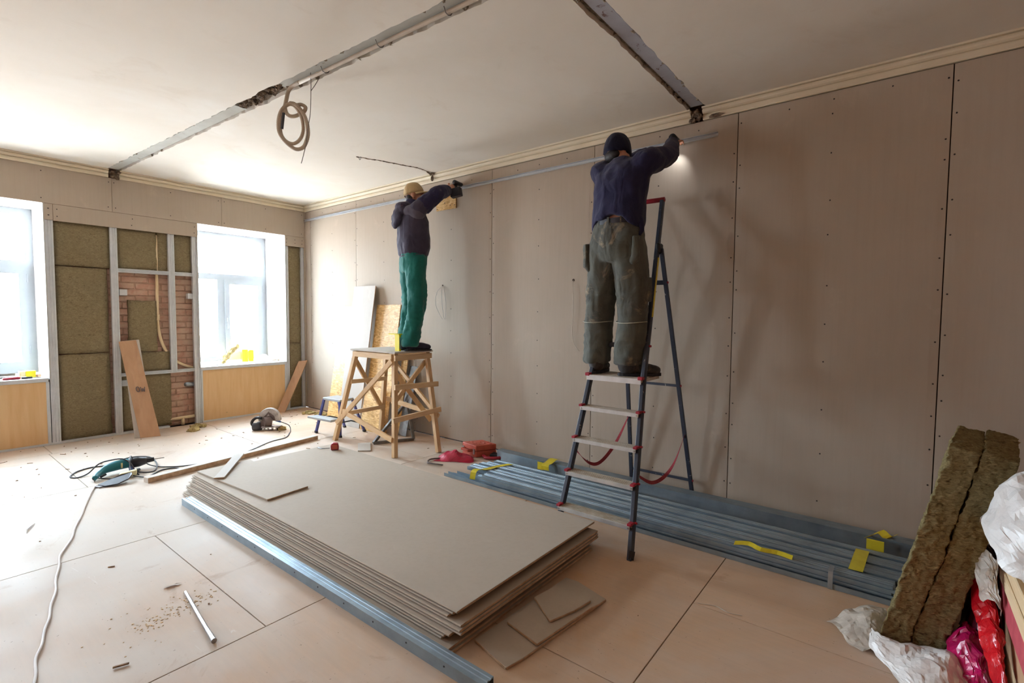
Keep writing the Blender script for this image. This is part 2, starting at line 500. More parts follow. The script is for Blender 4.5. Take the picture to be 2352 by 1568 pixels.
MT['wool_tuft'] = simple('wool_tuft', sc(196, 174, 120), sc(160, 138, 88), 40, 0.95, bmp=0.8, bscale=70, bdist=0.01)
MT['sawdust'] = simple('sawdust', sc(232, 204, 166), sc(216, 182, 140), 30, 0.95)
MT['chip'] = simple('wood_chips', sc(176, 142, 108), sc(120, 94, 72), 40, 0.9)
def _plastic(name, c1, c2, alpha=0.0, rough=0.3):
    m, nt, b = new_mat(name)
    v = coords(nt)
    nt.links.new(ramp(nt, nz(nt, v, 7, 4), [(0.35, c1), (0.65, c2)]), b.inputs['Base Color'])
    b.inputs['Roughness'].default_value = rough
    b.inputs['Specular IOR Level'].default_value = 0.6
    bump(nt, b, nz(nt, v, 22, 5, 0.6, 1.0), 0.35, 0.01)
    if alpha:
        tr = N(nt, 'ShaderNodeBsdfTransparent'); mx = N(nt, 'ShaderNodeMixShader')
        mx.inputs[0].default_value = alpha
        nt.links.new(b.outputs[0], mx.inputs[1]); nt.links.new(tr.outputs[0], mx.inputs[2])
        nt.links.new(mx.outputs[0], nt.nodes['Material Output'].inputs[0])
    return m
MT['bag_white'] = _plastic('white_plastic_film', sc(236, 230, 226), sc(222, 212, 206), 0.12)
MT['bag_clear'] = _plastic('clear_plastic_film', sc(226, 216, 204), sc(206, 194, 180), 0.35)
MT['bag_red'] = _plastic('red_plastic_film', sc(206, 24, 34), sc(170, 10, 26), 0.0, 0.2)
MT['bag_pink'] = _plastic('magenta_plastic_film', sc(196, 22, 92), sc(150, 10, 66), 0.0, 0.2)
MT['bag_dark'] = _plastic('dark_red_film', sc(96, 10, 34), sc(60, 8, 30), 0.0, 0.3)
MT['red_film'] = _plastic('red_film_scrap', sc(206, 30, 74), sc(178, 20, 58), 0.0, 0.35)
MT['red_paint'] = simple('red_paint_stripe', sc(196, 84, 92), sc(176, 64, 74), 18, 0.7)
def _glass():
    m, nt, b = new_mat('window_glass')
    tr = N(nt, 'ShaderNodeBsdfTransparent'); gl = N(nt, 'ShaderNodeBsdfGlossy'); gl.inputs['Roughness'].default_value = 0.02
    mx = N(nt, 'ShaderNodeMixShader'); mx.inputs[0].default_value = 0.06
    nt.links.new(tr.outputs[0], mx.inputs[1]); nt.links.new(gl.outputs[0], mx.inputs[2])
    nt.links.new(mx.outputs[0], nt.nodes['Material Output'].inputs[0])
    return m
MT['glass'] = _glass()
def _fabric(name, c1, c2, dirt=None, dscale=6, thr=0.6, rough=0.85, bs=0.3):
    m, nt, b = new_mat(name)
    v = coords(nt)
    col = ramp(nt, nz(nt, v, 5, 5), [(0.3, c1), (0.7, c2)])
    if dirt:
        col = mixc(nt, ramp(nt, nz(nt, v, dscale, 6, 0.7, 0.6), [(thr, (0, 0, 0)), (thr + 0.1, (0.65, 0.65, 0.65))]), col, dirt)
    nt.links.new(col, b.inputs['Base Color']); b.inputs['Roughness'].default_value = rough
    b.inputs['Specular IOR Level'].default_value = 0.2
    b.inputs['Sheen Weight'].default_value = 0.15
    vf = coords(nt, (1, 1, .55), rot=(.3, .5, 0))
    bn = bump(nt, b, nz(nt, v, 160, 2), bs, 0.002)
    b2 = nt.nodes.new('ShaderNodeBump'); b2.inputs['Strength'].default_value = .55; b2.inputs['Distance'].default_value = .03
    nt.links.new(nz(nt, vf, 9, 3, .5, 1.0), b2.inputs['Height']); nt.links.new(b2.outputs['Normal'], bn.inputs['Normal'])
    return m
MT['jacket1'] = _fabric('charcoal_softshell', sc(74, 68, 86), sc(62, 58, 76))
MT['jacket1_panel'] = _fabric('grey_softshell', sc(96, 90, 104), sc(84, 80, 94))
MT['navy_sleeve'] = _fabric('navy_softshell', sc(52, 48, 78), sc(42, 40, 68))
MT['trousers1'] = _fabric('green_work_trousers', sc(34, 118, 108), sc(26, 98, 92), rough=0.8)
MT['jacket2'] = _fabric('navy_sweatshirt', sc(44, 42, 76), sc(36, 35, 66), sc(70, 70, 92), 10, 0.72)
MT['trousers2'] = _fabric('olive_work_trousers', sc(96, 96, 86), sc(78, 78, 74), sc(168, 148, 122), 5, 0.58)
MT['piping'] = simple('reflective_piping', sc(176, 172, 158), sc(160, 156, 140), 10, 0.5)
MT['cap'] = _fabric('beige_cap_cotton', sc(206, 182, 140), sc(190, 164, 122))
MT['scarf'] = _fabric('maroon_collar', sc(110, 60, 74), sc(90, 48, 64))
MT['hood_lining'] = _fabric('patterned_lining', sc(66, 56, 76), sc(60, 52, 70), sc(190, 140, 140), 30, 0.58)
MT['beanie'] = _fabric('navy_knit', sc(30, 30, 56), sc(24, 24, 46))
MT['shoe'] = _fabric('dark_shoe', sc(56, 52, 70), sc(44, 40, 56))
MT['shoe2'] = _fabric('grey_work_shoe', sc(84, 82, 80), sc(64, 62, 64), sc(140, 122, 100), 8, 0.62)
MT['sole'] = simple('rubber_sole', sc(48, 46, 52), sc(36, 34, 40), 20, 0.8)
MT['skin'] = simple('skin', sc(206, 150, 122), sc(192, 134, 108), 8, 0.5)
MT['hair'] = simple('dark_hair', sc(40, 34, 36), sc(28, 24, 28), 60, 0.6, bmp=0.5, bscale=120)
MT['belt'] = simple('belt_leather', sc(38, 34, 46), sc(28, 26, 36), 20, 0.5)
# ------------------------------------------------------------------ room shell
CZ = 3.03                      # ceiling
RX, RY = 11.0, -7.2             # room extents
def ragged(p, q, n, amp, axis, rnd):
    p, q = Vector(p), Vector(q)
    out = []
    for i in range(n + 1):
        t = i / n
        c = p.lerp(q, t)
        j = (noise.noise(Vector((t * n * 0.35, p.x * 3.1, p.y * 2.3))) * 1.0 + rnd.uniform(-0.35, 0.35)) * amp
        c[axis] += j
        out.append(c)
    return out

# floor: subfloor slab with plywood sheets laid on it
floor = mk('floor', MB().box(-0.75, RX, RY, 0.2, -0.12, -0.018), MT['gap'], kind='structure')
rows = [(0.0, 0.44, -2.97), (0.44, 1.945, -1.47), (1.945, 3.405, -2.20), (3.405, 4.88, -2.956), (4.88, 6.339, -2.28), (6.339, 7.80, -1.536), (7.80, 9.3, -2.4), (9.3, RX, -1.9)]
G = 0.0022
for (xa, xb, ys) in rows:
    cuts = [0.0]
    k = math.floor((0 - ys) / 1.525 + 1e-6)
    y = ys + k * 1.525
    while y > RY:
        if y < -0.05: cuts.append(y)
        y -= 1.525
    cuts.append(RY)
    for a, b_ in zip(cuts[:-1], cuts[1:]):
        mk('floor_sheet', MB().box(xa + G, xb - G, b_ + G, a - G, -0.018, 0.0), MT['floor'], floor, bevel=0.0012)

# ceiling: four plaster fields, ragged along the two chases that bare the steel beams
def yl(x): return -2.30 + 0.042 * x
rr = random.Random(3)
ce = MB()
def slab(poly):
    n = len(poly)
    V = [Vector((p.x, p.y, CZ)) for p in poly] + [Vector((p.x, p.y, CZ + 0.045)) for p in poly]
    ce.add(V, [tuple(reversed(range(n))), tuple(range(n, 2 * n))] + [(i, (i + 1) % n, n + (i + 1) % n, n + i) for i in range(n)])
hw = 0.062
GX0, GX1 = 5.725, 5.855
def edge_l(xa, xb, s_): return ragged((xa, yl(xa) + s_ * hw, 0), (xb, yl(xb) + s_ * hw, 0), int(abs(xb - xa) * 28), 0.014, 1, rr)
def edge_g(ya, yb, x): return ragged((x, ya, 0), (x, yb, 0), int(abs(yb - ya) * 28), 0.011, 0, rr)
XM = -0.2
slab([Vector((XM, 0.2, 0))] + edge_l(XM, GX0, 1) + edge_g(yl(GX0) + hw, 0.2, GX0))
slab([Vector((RX, 0.2, 0))] + edge_g(0.2, yl(GX1) + hw, GX1) + edge_l(GX1, RX, 1))
slab([Vector((XM, RY, 0)), Vector((GX0, RY, 0))] + edge_g(RY, yl(GX0) - hw, GX0) + edge_l(GX0, XM, -1))
slab([Vector((RX, RY, 0))] + edge_l(RX, GX1, -1) + edge_g(yl(GX1) - hw, RY, GX1))
ce.box(XM, RX, RY, 0.2, CZ + 0.05, CZ + 0.2)
ceiling = mk('ceiling', ce, MT['ceiling'], kind='structure')
# bottom flanges of the steel beams inside the chases
mk('beam_flange', MB().hexa([(0.02, yl(0) - .045, CZ + .012), (2.95, yl(2.95) - .045, CZ + .012), (2.95, yl(2.95) + .045, CZ + .012), (0.02, yl(0) + .045, CZ + .012)],
   [(0.02, yl(0) - .045, CZ + .035), (2.95, yl(2.95) - .045, CZ + .035), (2.95, yl(2.95) + .045, CZ + .035), (0.02, yl(0) + .045, CZ + .035)]), MT['flange2'], ceiling)
mk('beam_flange', MB().hexa([(3.55, yl(3.55) - .05, CZ + .018), (RX, yl(RX) - .05, CZ + .018), (RX, yl(RX) + .03, CZ + .018), (3.55, yl(3.55) + .03, CZ + .018)],
   [(3.55, yl(3.55) - .05, CZ + .035), (RX, yl(RX) - .05, CZ + .035), (RX, yl(RX) + .03, CZ + .035), (3.55, yl(3.55) + .03, CZ + .035)]), MT['flange2'], ceiling)
mk('beam_flange', MB().box(GX0 + .032, GX1 - .012, -5.0, -0.06, CZ + .010, CZ + .035), MT['flange'], ceiling)
# chase bed of rough mortar, open rubble where the plaster fell away
bed = MB()
for (xa, xb) in ((0, 5.7), (5.9, RX)):
    bed.box(xa, xb, yl(xa) - .10 if xa < 1 else yl(xb) - .12, yl(xb) + .10, CZ + .030, CZ + .049)
bed.box(GX0 - .02, GX1 + .02, RY, 0.0, CZ + .031, CZ + .048)
mk('chase_bed', bed, MT['plaster_broken'], ceiling)
r5 = random.Random(5)
def lump(c, s_, rnd, M=None):
    m = MB().ell(c, s_, nu=8, nv=5)
    m.v = [p + Vector((rnd.uniform(-1, 1) * s_[0], rnd.uniform(-1, 1) * s_[1], rnd.uniform(-1, 1) * s_[2])) * 0.28 for p in m.v]
    return m
rub = MB()
for i in range(30):
    x = 2.97 + i * 0.021
    rub.merge(lump((x, yl(x) + r5.uniform(-.045, .04), CZ + .022), (r5.uniform(.012, .03), r5.uniform(.012, .03), .016), r5))
mk('mortar_rubble', rub, MT['rubble'], ceiling, kind='stuff')
fl = MB()
for i in range(46):                                      # flakes along the torn plaster edges
    if r5.random() < .5:
        x = r5.uniform(.2, 5.6); y = yl(x) + r5.choice((-1, 1)) * (hw - .004)
    else:
        y = r5.uniform(-2, -.1); x = r5.choice((GX0 + .01, GX1 - .008))
    fl.merge(lump((x, y, CZ + .012), (r5.uniform(.008, .022), r5.uniform(.008, .02), .012), r5))
mk('plaster_flakes', fl, MT['plaster_broken'], ceiling, kind='stuff')
# wire chase scratched into the ceiling plaster
ck = MB()
cp = catmull([(2.66, -.91, CZ), (2.70, -.80, CZ), (2.75, -.68, CZ), (2.79, -.53, CZ), (2.83, -.40, CZ), (2.86, -.30, CZ), (2.85, -.17, CZ), (2.83, -.06, CZ - .02)], 7)
ck.tube([p + Vector((r5.uniform(-.006, .006), 0, 0)) for p in cp], [r5.uniform(.003, .009) for _ in cp], 6)
for p in cp[::5]:
    ck.merge(lump(p, (.014, .018, .006), r5))
ck.merge(lump((2.84, -.06, CZ - .012), (.04, .03, .012), r5)); ck.merge(lump((2.82, -.035, CZ - .05), (.018, .012, .03), r5))
mk('wire_chase', ck, MT['rubble'], ceiling)
mk('hook_ring', MB().tube(catmull([(2.675 + .014 * math.cos(a), -.895, CZ - .012 + .016 * math.sin(a)) for a in [k * PI / 4 for k in range(8)]], 3, True), .003, 6), MT['wire'], ceiling, smooth=True)
# little pits in the right-hand plaster field
# ---- cornices
CB = 2.94
prof = [(-.012, CB), (.010, CB), (.015, CB + .006), (.017, CB + .032), (.007, CB + .034), (.007, CB + .042), (.018, CB + .044), (.030, CB + .052), (.037, CB + .063), (.038, CB + .069), (.028, CB + .071), (.028, CB + .077), (.050, CB + .078), (.052, CB + .0895), (-.012, CB + .0895)]
def corn(name, a, b_, wall):
    m = MB()
    if wall == 'r': m.extr([(-p, z) for p, z in prof], (a, 0, 0), (0, 1, 0), (0, 0, 1), (b_ - a, 0, 0))
    else: m.extr([(p, z) for p, z in prof], (0, a, 0), (1, 0, 0), (0, 0, 1), (0, b_ - a, 0))
    return mk(name, m, MT['cornice'], kind='structure')
corn('trim_1', 0.0, 5.745, 'r'); corn('trim_2', 5.835, RX, 'r'); corn('trim_3', -2.245, -0.0, 'w'); corn('trim_4', RY, -2.345, 'w')
g = MB()
for i in range(9):
    g.merge(lump((U(5.75, 5.83), U(-.03, 0), U(CB + .005, CB + .08)), (.022, .016, .018), r5))
g.merge(lump((5.93, -.018, CB + .012), (.06, .008, .014), r5))
mk('broken_cornice', g, MT['rubble'], ceiling)
g = MB()
for i in range(9):
    g.merge(lump((U(0, .035), U(-2.335, -2.255), U(CB, CB + .08)), (.018, .022, .018), r5))
mk('broken_cornice', g, MT['rubble'], ceiling)

# ---- right-hand wall: drywall sheets screwed side by side
wall_r = mk('wall_right', MB().box(-0.1, RX, 0.0145, 0.2, 0, CZ + .045), MT['gap'], kind='structure')
edges = [0.0, 0.148, 1.29, 2.49, 3.69, 4.89, 6.09, 7.29, 8.49, 9.69, RX]
rs = random.Random(21)
def disc(m, c, n, r, depth=.0015, seg=7):
    n = Vector(n); a = n.orthogonal().normalized(); b_ = n.cross(a)
    c = Vector(c)
    R0 = [c + (a * math.cos(k * 2 * PI / seg) + b_ * math.sin(k * 2 * PI / seg)) * r for k in range(seg)]
    m.loft([R0, [p + n * depth for p in R0]])
for i, (xa, xb) in enumerate(zip(edges[:-1], edges[1:])):
    g_ = .003
    # long edges of each sheet are tapered by a couple of millimetres
    T = 0.045 if xb - xa > .5 else .012
    xs = [xa + g_, xa + g_ + T, xb - g_ - T, xb - g_]
    poly = [(xs[0], .0135), (xs[0], .0022), (xs[1], 0), (xs[2], 0), (xs[3], .0022), (xs[3], .0135)]
    pm = MB().extr(poly, (0, 0, .012), (1, 0, 0), (0, 1, 0), (0, 0, CB - .012 - .006))
    pn = mk('drywall_panel', pm, MT['drywall'], wall_r)
    sm = MB()
    z = .12
    if xb - xa > .5:
        while z < CB - .05:
            for x in (xa + .022, xb - .022):
                disc(sm, (x, .0012, z + rs.uniform(-.05, .05)), (0, -1, 0), .0052)
            z += rs.uniform(.2, .3)
        z = .15
        while z < CB - .05:
            disc(sm, ((xa + xb) / 2 + rs.uniform(-.006, .006), 0.0, z), (0, -1, 0), .0052)
            z += rs.uniform(.22, .36)
        for x in (.28, .5, .76):
            disc(sm, (xa + x * 1.2, 0, CB - .06 + rs.uniform(-.01, .01)), (0, -1, 0), .0052)
        mk('screw_heads', sm, MT['screw'], pn, kind='stuff')

# ---- window wall: old brick behind, steel studs, mineral wool and drywall in front
ww = MB()
BX0, BX1 = -0.72, -0.10
ys = sorted(WIN)
y = RY
for (a, b_) in ys:
    a, b_ = a - .014, b_ + .014
    ww.box(BX0, BX1, y, a, 0, CZ + .045); ww.box(BX0, BX1, a, b_, 0, .693); ww.box(BX0, BX1, a, b_, 2.575, CZ + .045)
    y = b_
ww.box(BX0, BX1, y, 0.0145, 0, CZ + .045)
wall_w = mk('wall_window', ww, MT['mortar'], kind='structure')
# bricks showing in the open bay between the windows
rb = random.Random(9)
bw, bh, bj = .25, .065, .012
z = .01; row = 0
while z < 1.98:
    y = -2.36 - (0.13 if row % 2 else 0)
    while y < -1.44:
        ya, yb = max(y, -2.36), min(y + bw, -1.44)
        if yb - ya > .05:
            d = rb.uniform(-.006, .007)
            m = MB().box(BX1 - .03, BX1 + .010 + d, ya, yb, z, z + bh)
            m.v = [p + Vector((rb.uniform(-.003, .003), rb.uniform(-.004, .004), rb.uniform(-.003, .003))) for p in m.v]
            mk('brick', m, MT['brick'], wall_w, bevel=.005)
        y += bw + bj
    z += bh + bj; row += 1

def wool_slab(ya, yb, za, zb, x1, th=.05, name='insulation_slab', parent=wall_w, mat='wool', seed=1, amp=.010, n=22):
    rnd = seed * 7.13
    m = MB()
    ny, nz_ = max(4, int((yb - ya) * n)), max(4, int((zb - za) * n))
    V, F = [], []
    for j in range(nz_ + 1):
        for i in range(ny + 1):
            yy, zz = ya + (yb - ya) * i / ny, za + (zb - za) * j / nz_
            e = min(i, ny - i, j, nz_ - j)
            q = noise.noise(Vector((yy * 9 + rnd, zz * 9, rnd))) * amp + noise.noise(Vector((yy * 28, zz * 28 + rnd, 3))) * amp * .6
            edge = (-.012 if e == 0 else 0)
            if e == 0:
                yy += noise.noise(Vector((zz * 14, rnd, 1))) * .012 * (1 if 0 < j < nz_ else 0.3)
                zz += noise.noise(Vector((yy * 14, rnd, 5))) * .010
            V.append((x1 + q + edge, yy, zz))
    w_ = ny + 1
    for j in range(nz_):
        for i in range(ny):
            F.append((j * w_ + i, j * w_ + i + 1, (j + 1) * w_ + i + 1, (j + 1) * w_ + i))
    k = len(V)
    ring = [i for i in range(w_)] + [j * w_ + ny for j in range(1, nz_ + 1)] + [nz_ * w_ + i for i in range(ny - 1, -1, -1)] + [j * w_ for j in range(nz_ - 1, 0, -1)]
    for i in ring: V.append((x1 - th, V[i][1], V[i][2]))
    L_ = len(ring)
    for a in range(L_): F.append((ring[a], k + a, k + (a + 1) % L_, ring[(a + 1) % L_]))
    F.append(tuple(k + a for a in range(L_)))
    m.add(V, F)
    return mk(name, m, MT[mat], parent, smooth=True)
wool_slab(-2.825, -2.335, 1.925, 2.42, -.035, seed=1); wool_slab(-2.82, -2.375, .965, 1.915, -.040, seed=2)
wool_slab(-2.82, -2.375, .02, .955, -.036, seed=3)
wool_slab(-2.29, -1.885, 1.915, 2.42, -.040, seed=4); wool_slab(-1.875, -1.75, 1.915, 2.42, -.050, seed=5, th=.045); wool_slab(-1.725, -1.50, 1.915, 2.42, -.045, seed=6)
wool_slab(-2.185, -1.905, .955, 1.565, -.030, th=.055, seed=7)
wool_slab(-2.29, -1.78, .715, .945, -.034, seed=8); wool_slab(-2.29, -1.775, .03, .69, -.034, seed=9)
wool_slab(-.265, -.055, .99, 2.43, -.035, seed=10); wool_slab(-.265, -.055, .02, .98, -.035, seed=11)

def stud(ya, yb, za, zb, x1=-.012, d=.045, name='stud', vert=True):
    wd = (yb - ya) if vert else (zb - za)
    h = wd / 2
    p = [(-h, -d), (-h, -.002), (-h + .002, 0), (-h * .55, 0), (-h * .45, -.004), (-h * .2, -.004), (-h * .1, 0), (h * .1, 0), (h * .2, -.004), (h * .45, -.004), (h * .55, 0), (h - .002, 0), (h, -.002), (h, -d)]
    m = MB()
    if vert: m.extr(p, (x1, (ya + yb) / 2, za), (0, 1, 0), (1, 0, 0), (0, 0, zb - za))
    else: m.extr(p, (x1, ya, (za + zb) / 2), (0, 0, 1), (1, 0, 0), (0, yb - ya, 0))
    return mk(name, m, MT['galv_stud'], wall_w)
stud(-2.895, -2.822, 0, 2.39); stud(-2.345, -2.277, 0, 2.39); stud(-1.775, -1.708, .685, 2.39, x1=-.014); stud(-1.515, -1.446, 0, 2.39)
stud(-.312, -.258, 0, 2.41); stud(-.062, -.02, 0, 2.41)
stud(-2.277, -1.775, 1.885, 1.93, x1=-.016, name='noggin', vert=False); stud(-1.708, -1.515, 1.885, 1.93, x1=-.016, name='noggin', vert=False)
stud(-2.277, -1.515, .675, .715, x1=-.016, name='noggin', vert=False)
mk('floor_track', MB().box(-.06, .004, -4.04, -1.81, 0, .022), MT['galv_stud'], wall_w, bevel=.002)
mk('floor_track', MB().box(-.06, .004, -1.445, -.02, 0, .022), MT['galv_stud'], wall_w, bevel=.002)
for (y_, z_) in ((-2.255, .56), (-2.25, 1.62), (-1.55, 1.60)):
    mk('hanger_bracket', MB().box(-.09, -.02, y_ - .02, y_ + .055, z_, z_ + .07), MT['galv_stud'], wall_w, bevel=.003)
# cream water pipe and cast stub behind the studs
pp = [(-.07, -1.885, 2.36), (-.07, -1.885, 1.9), (-.07, -1.89, 1.45), (-.065, -1.89, 1.30), (-.06, -1.87, 1.12), (-.06, -1.82, .97), (-.065, -1.74, .85), (-.07, -1.62, .76), (-.075, -1.46, .70)]
pipe_ = mk('water_pipe', MB().tube(catmull(pp, 6), .017, 10), MT['pipe'], wall_w, smooth=True)
mk('pipe_coupling', MB().tube([(-.07, -1.89, 1.40), (-.068, -1.89, 1.33)], .025, 12), MT['pipe'], pipe_, smooth=True)
lp = MB().tube([(-.06, -1.87, .085), (-.06, -1.46, .095)], .02, 10).tube([(-.06, -1.65, .09), (-.06, -1.65, .0)], .02, 10)
mk('waste_pipe', lp, MT['pipe'], wall_w, smooth=True)
sb_ = MB().tube([(-.09, -1.50, .50), (-.05, -1.56, .51), (-.02, -1.62, .515)], .028, 12)
mk('conduit_stub', sb_, MT['galv'], wall_w, smooth=True)
# upper drywall bands
def wpanel(ya, yb, za, zb, mat='drywall', seams=True):
    p = mk('drywall_panel', MB().box(-.0125, 0, ya + .0015, yb - .0015, za + .0015, zb - .0015), MT[mat], wall_w, bevel=.0015)
    sm = MB()
    for y_ in (ya + .03, (ya + yb) / 2, yb - .03):
        for z_ in (za + .05, zb - .05):
            disc(sm, (0, y_ + rs.uniform(-.01, .01), z_), (1, 0, 0), .0055)
    mk('screw_heads', sm, MT['screw'], p, kind='stuff')
    return p
for a, b_ in ((-4.7, -3.5), (-3.5, -2.315), (-2.315, -1.16), (-1.16, -.015), (-5.9, -4.7), (RY, -5.9)):
    wpanel(a, b_, 2.56, CB)
wpanel(-2.895, -2.822, 2.39, 2.56); wpanel(-2.822, -1.45, 2.385, 2.56); wpanel(-.31, -.015, 2.41, 2.56)
wpanel(-5.49, -4.04, .02, 2.56); wpanel(RY, -6.63, .02, 2.56)
# corner post board
mk('corner_trim', MB().box(-.012, .004, -.02, .012, .02, CB), MT['drywall'], wall_w, bevel=.002)
# sills, aprons and reveals
for i, (a, b_) in enumerate(WIN):
    for nm, bx in (('reveal_board', (-.60, -.001, b_, b_ + .012, WZ0, WZ1)), ('reveal_board', (-.60, -.001, a - .012, a, WZ0, WZ1)), ('reveal_board', (-.60, -.001, a, b_, WZ1, WZ1 + .012))):
        mk(nm, MB().box(*bx), MT['reveal'], wall_w, bevel=.001)
    mk('sill_board', MB().box(-.60, -.012, a, b_, .695, WZ0), MT['reveal'], wall_w, bevel=.003)
    mk('sill_edge_profile', MB().box(-.02, .006, a, b_ - .01, .680, .722), MT['galv_stud'], wall_w, bevel=.003)
    mk('apron_panel', MB().box(-.020, -.006, a + .01, b_ - .025, .022, .680), MT['ply'], wall_w, bevel=.002)
    mk('apron_edge_profile', MB().box(-.022, -.001, b_ - .030, b_ - .002, .022, .68), MT['galv_stud'], wall_w, bevel=.002)
    mk('apron_edge_profile', MB().box(-.022, -.001, a + .002, a + .022, .022, .68), MT['galv_stud'], wall_w, bevel=.002)
# ---- windows
def window(n, a, b_):
    x0, x1 = -.665, -.600
    f = MB()
    z0, z1 = .735, 2.56
    t = .07
    my = b_ - .64
    f.box(x0, x1, a, b_, z0, z0 + t); f.box(x0, x1, a, b_, z1 - t, z1)
    f.box(x0, x1, a + t, b_ - t, 1.90, 1.985)
    for ya, yb in ((a, a + t), (b_ - t, b_)): f.box(x0, x1, ya, yb, z0 + t, z1 - t)
    f.box(x0, x1, my - .05, my + .05, z0 + t, 1.90)
    root = mk('window_%d' % n, f, MT['white'], kind='structure')
    s_ = MB()
    sa, sb2, sz0, sz1 = my + .045, b_ - t + .005, z0 + t - .005, 1.905
    sx0, sx1, q = -.645, -.585, .065
    s_.box(sx0, sx1, sa, sb2, sz0, sz0 + q); s_.box(sx0, sx1, sa, sb2, sz1 - q, sz1)
    for ya, yb in ((sa, sa + q), (sb2 - q, sb2)): s_.box(sx0, sx1, ya, yb, sz0 + q, sz1 - q)
    sash = mk('sash', s_, MT['white'], root)
    mk('handle', MB().box(sx1, sx1 + .03, sa + .02, sa + .045, 1.30, 1.36).box(sx1 + .018, sx1 + .034, sa + .022, sa + .043, 1.20, 1.30), MT['white'], sash)
    for hz_ in (.95, 1.75):
        mk('hinge', MB().tube([(sx1 - .005, sb2 + .004, hz_), (sx1 - .005, sb2 + .004, hz_ + .09)], .009, 8), MT['white'], sash)
    mk('pane', MB().box(-.634, -.630, sa + q - .01, sb2 - q + .01, sz0 + q - .01, sz1 - q + .01), MT['glass'], sash)
    mk('pane', MB().box(-.634, -.630, a + t - .01, my - .04, z0 + t - .01, 1.91), MT['glass'], root)
    mk('pane', MB().box(-.634, -.630, a + t - .01, b_ - t + .01, 1.975, z1 - t + .01), MT['glass'], root)
for i, (a, b_) in enumerate(WIN): window(i + 1, a, b_)  # the last window is out of view, added for softer shadows
# ---- unseen walls behind the camera
mk('wall_left', MB().box(-.72, RX, RY - .2, RY, 0, CZ + .045), MT['brick_bare'], kind='structure')
mk('wall_back', MB().box(RX, RX + .2, RY, .2, 0, CZ + .045), MT['brick_bare'], kind='structure')
# ------------------------------------------------------------------ stack of drywall sheets
ORD = ['topmost', 'second', 'third', 'fourth', 'fifth', 'sixth', 'seventh', 'eighth', 'ninth', 'tenth', 'eleventh', 'twelfth', 'thirteenth']
rs = random.Random(4)
SZ = .0112
# (near end X, left edge Y, far end X, right edge Y, z) from the bottom up
sheets = []
z = .002
ends = [5.675, 5.665, 5.60, 5.615, 5.645, 5.695, 5.690, 5.685, 5.605, 5.625, 5.650]
for i in range(11):
    yr = -1.362 + .070 * i / 10 + rs.uniform(-.003, .002)
    sheets.append((ends[i], yr - 1.21 + rs.uniform(-.006, .006), 2.735 + rs.uniform(-.02, .02), yr, z))
    z += .0138
TOPZ = z
def sheet(m, xa, xb, ya, yb, z0, t=SZ, twist=0.0, sag=0.0):
    n = 6
    rings = []
    r = .004
    for k in range(n + 1):
        x = xa + (xb - xa) * k / n
        dz = sag * (2 * k / n - 1) ** 2
        dy = twist * (k / n - .5)
        pr = [(ya, z0 + r), (ya + r, z0), (yb - r, z0), (yb, z0 + r), (yb, z0 + t - r), (yb - r, z0 + t), (ya + .035, z0 + t), (ya + r, z0 + t - .0012), (ya, z0 + t - r)]
        rings.append([Vector((x, p[0] + dy, p[1] + dz)) for p in pr])
    return m.loft(rings)
for i, (xe, yl_, xf_, yr, z0) in enumerate(sheets):
    k = len(sheets) - 1 - i
    m = sheet(MB(), xf_, xe, yl_, yr, z0, twist=rs.uniform(-.003, .003))
    lab = ('broad bare drywall sheet lying topmost on the big floor stack' if k == 0 else
           'lowest drywall sheet of the big stack, lying on the floor' if i == 0 else
           '%s drywall sheet from the top of the big floor stack' % ORD[k])
    o = thing('drywall_sheet', ((xe + xf_) / 2, (yl_ + yr) / 2, z0), lab, 'drywall sheet', 'drywall sheets in the floor stack')
    mk('paper_face', m, MT['drywall'], o)
    mk('cut_end', MB().box(xe - .001, xe + .0012, yl_ + .006, yr - .006, z0 + .0015, z0 + SZ - .0015), MT['gypsum_edge'], o)
# pieces lying on top of the stack
m = MB()
m.hexa([(2.735, -2.475, TOPZ), (3.765, -2.412, TOPZ), (3.732, -2.10, TOPZ), (2.735, -2.06, TOPZ)], [(2.735, -2.475, TOPZ + SZ), (3.765, -2.412, TOPZ + SZ), (3.732, -2.10, TOPZ + SZ), (2.735, -2.06, TOPZ + SZ)])
o = thing('drywall_offcut', (3.3, -2.3, TOPZ), 'square drywall offcut lying on the far left corner of the stack', 'drywall offcut')
mk('paper_face', m, MT['drywall'], o, bevel=.001)
mk('cut_end', MB().hexa([(3.7655, -2.409, TOPZ + .001), (3.7675, -2.409, TOPZ + .001), (3.7345, -2.103, TOPZ + .001), (3.7325, -2.103, TOPZ + .001)], [(3.7655, -2.409, TOPZ + .0110), (3.7675, -2.409, TOPZ + .0110), (3.7345, -2.103, TOPZ + .0110), (3.7325, -2.103, TOPZ + .0110)]), MT['gypsum_edge'], o)
# narrow strip propped across the corner
o = thing('drywall_strip', (2.9, -2.3, TOPZ + SZ), 'short narrow drywall strip slanting across the stack corner', 'drywall strip')
p, q = Vector((3.075, -2.445, TOPZ + SZ + .008)), Vector((2.56, -2.075, TOPZ + SZ + .022))
d = (q - p).normalized(); sd = d.cross(Vector((0, 0, 1))).normalized()
mk('paper_face', MB().obox((p + q) / 2, (d, sd, d.cross(sd)), ((q - p).length / 2, .036, .006)), MT['drywall_pale'], o, bevel=.001)
mk('cut_end', MB().obox(p - d * .0008, (d, sd, d.cross(sd)), (.001, .033, .005)), MT['gypsum_edge'], o)
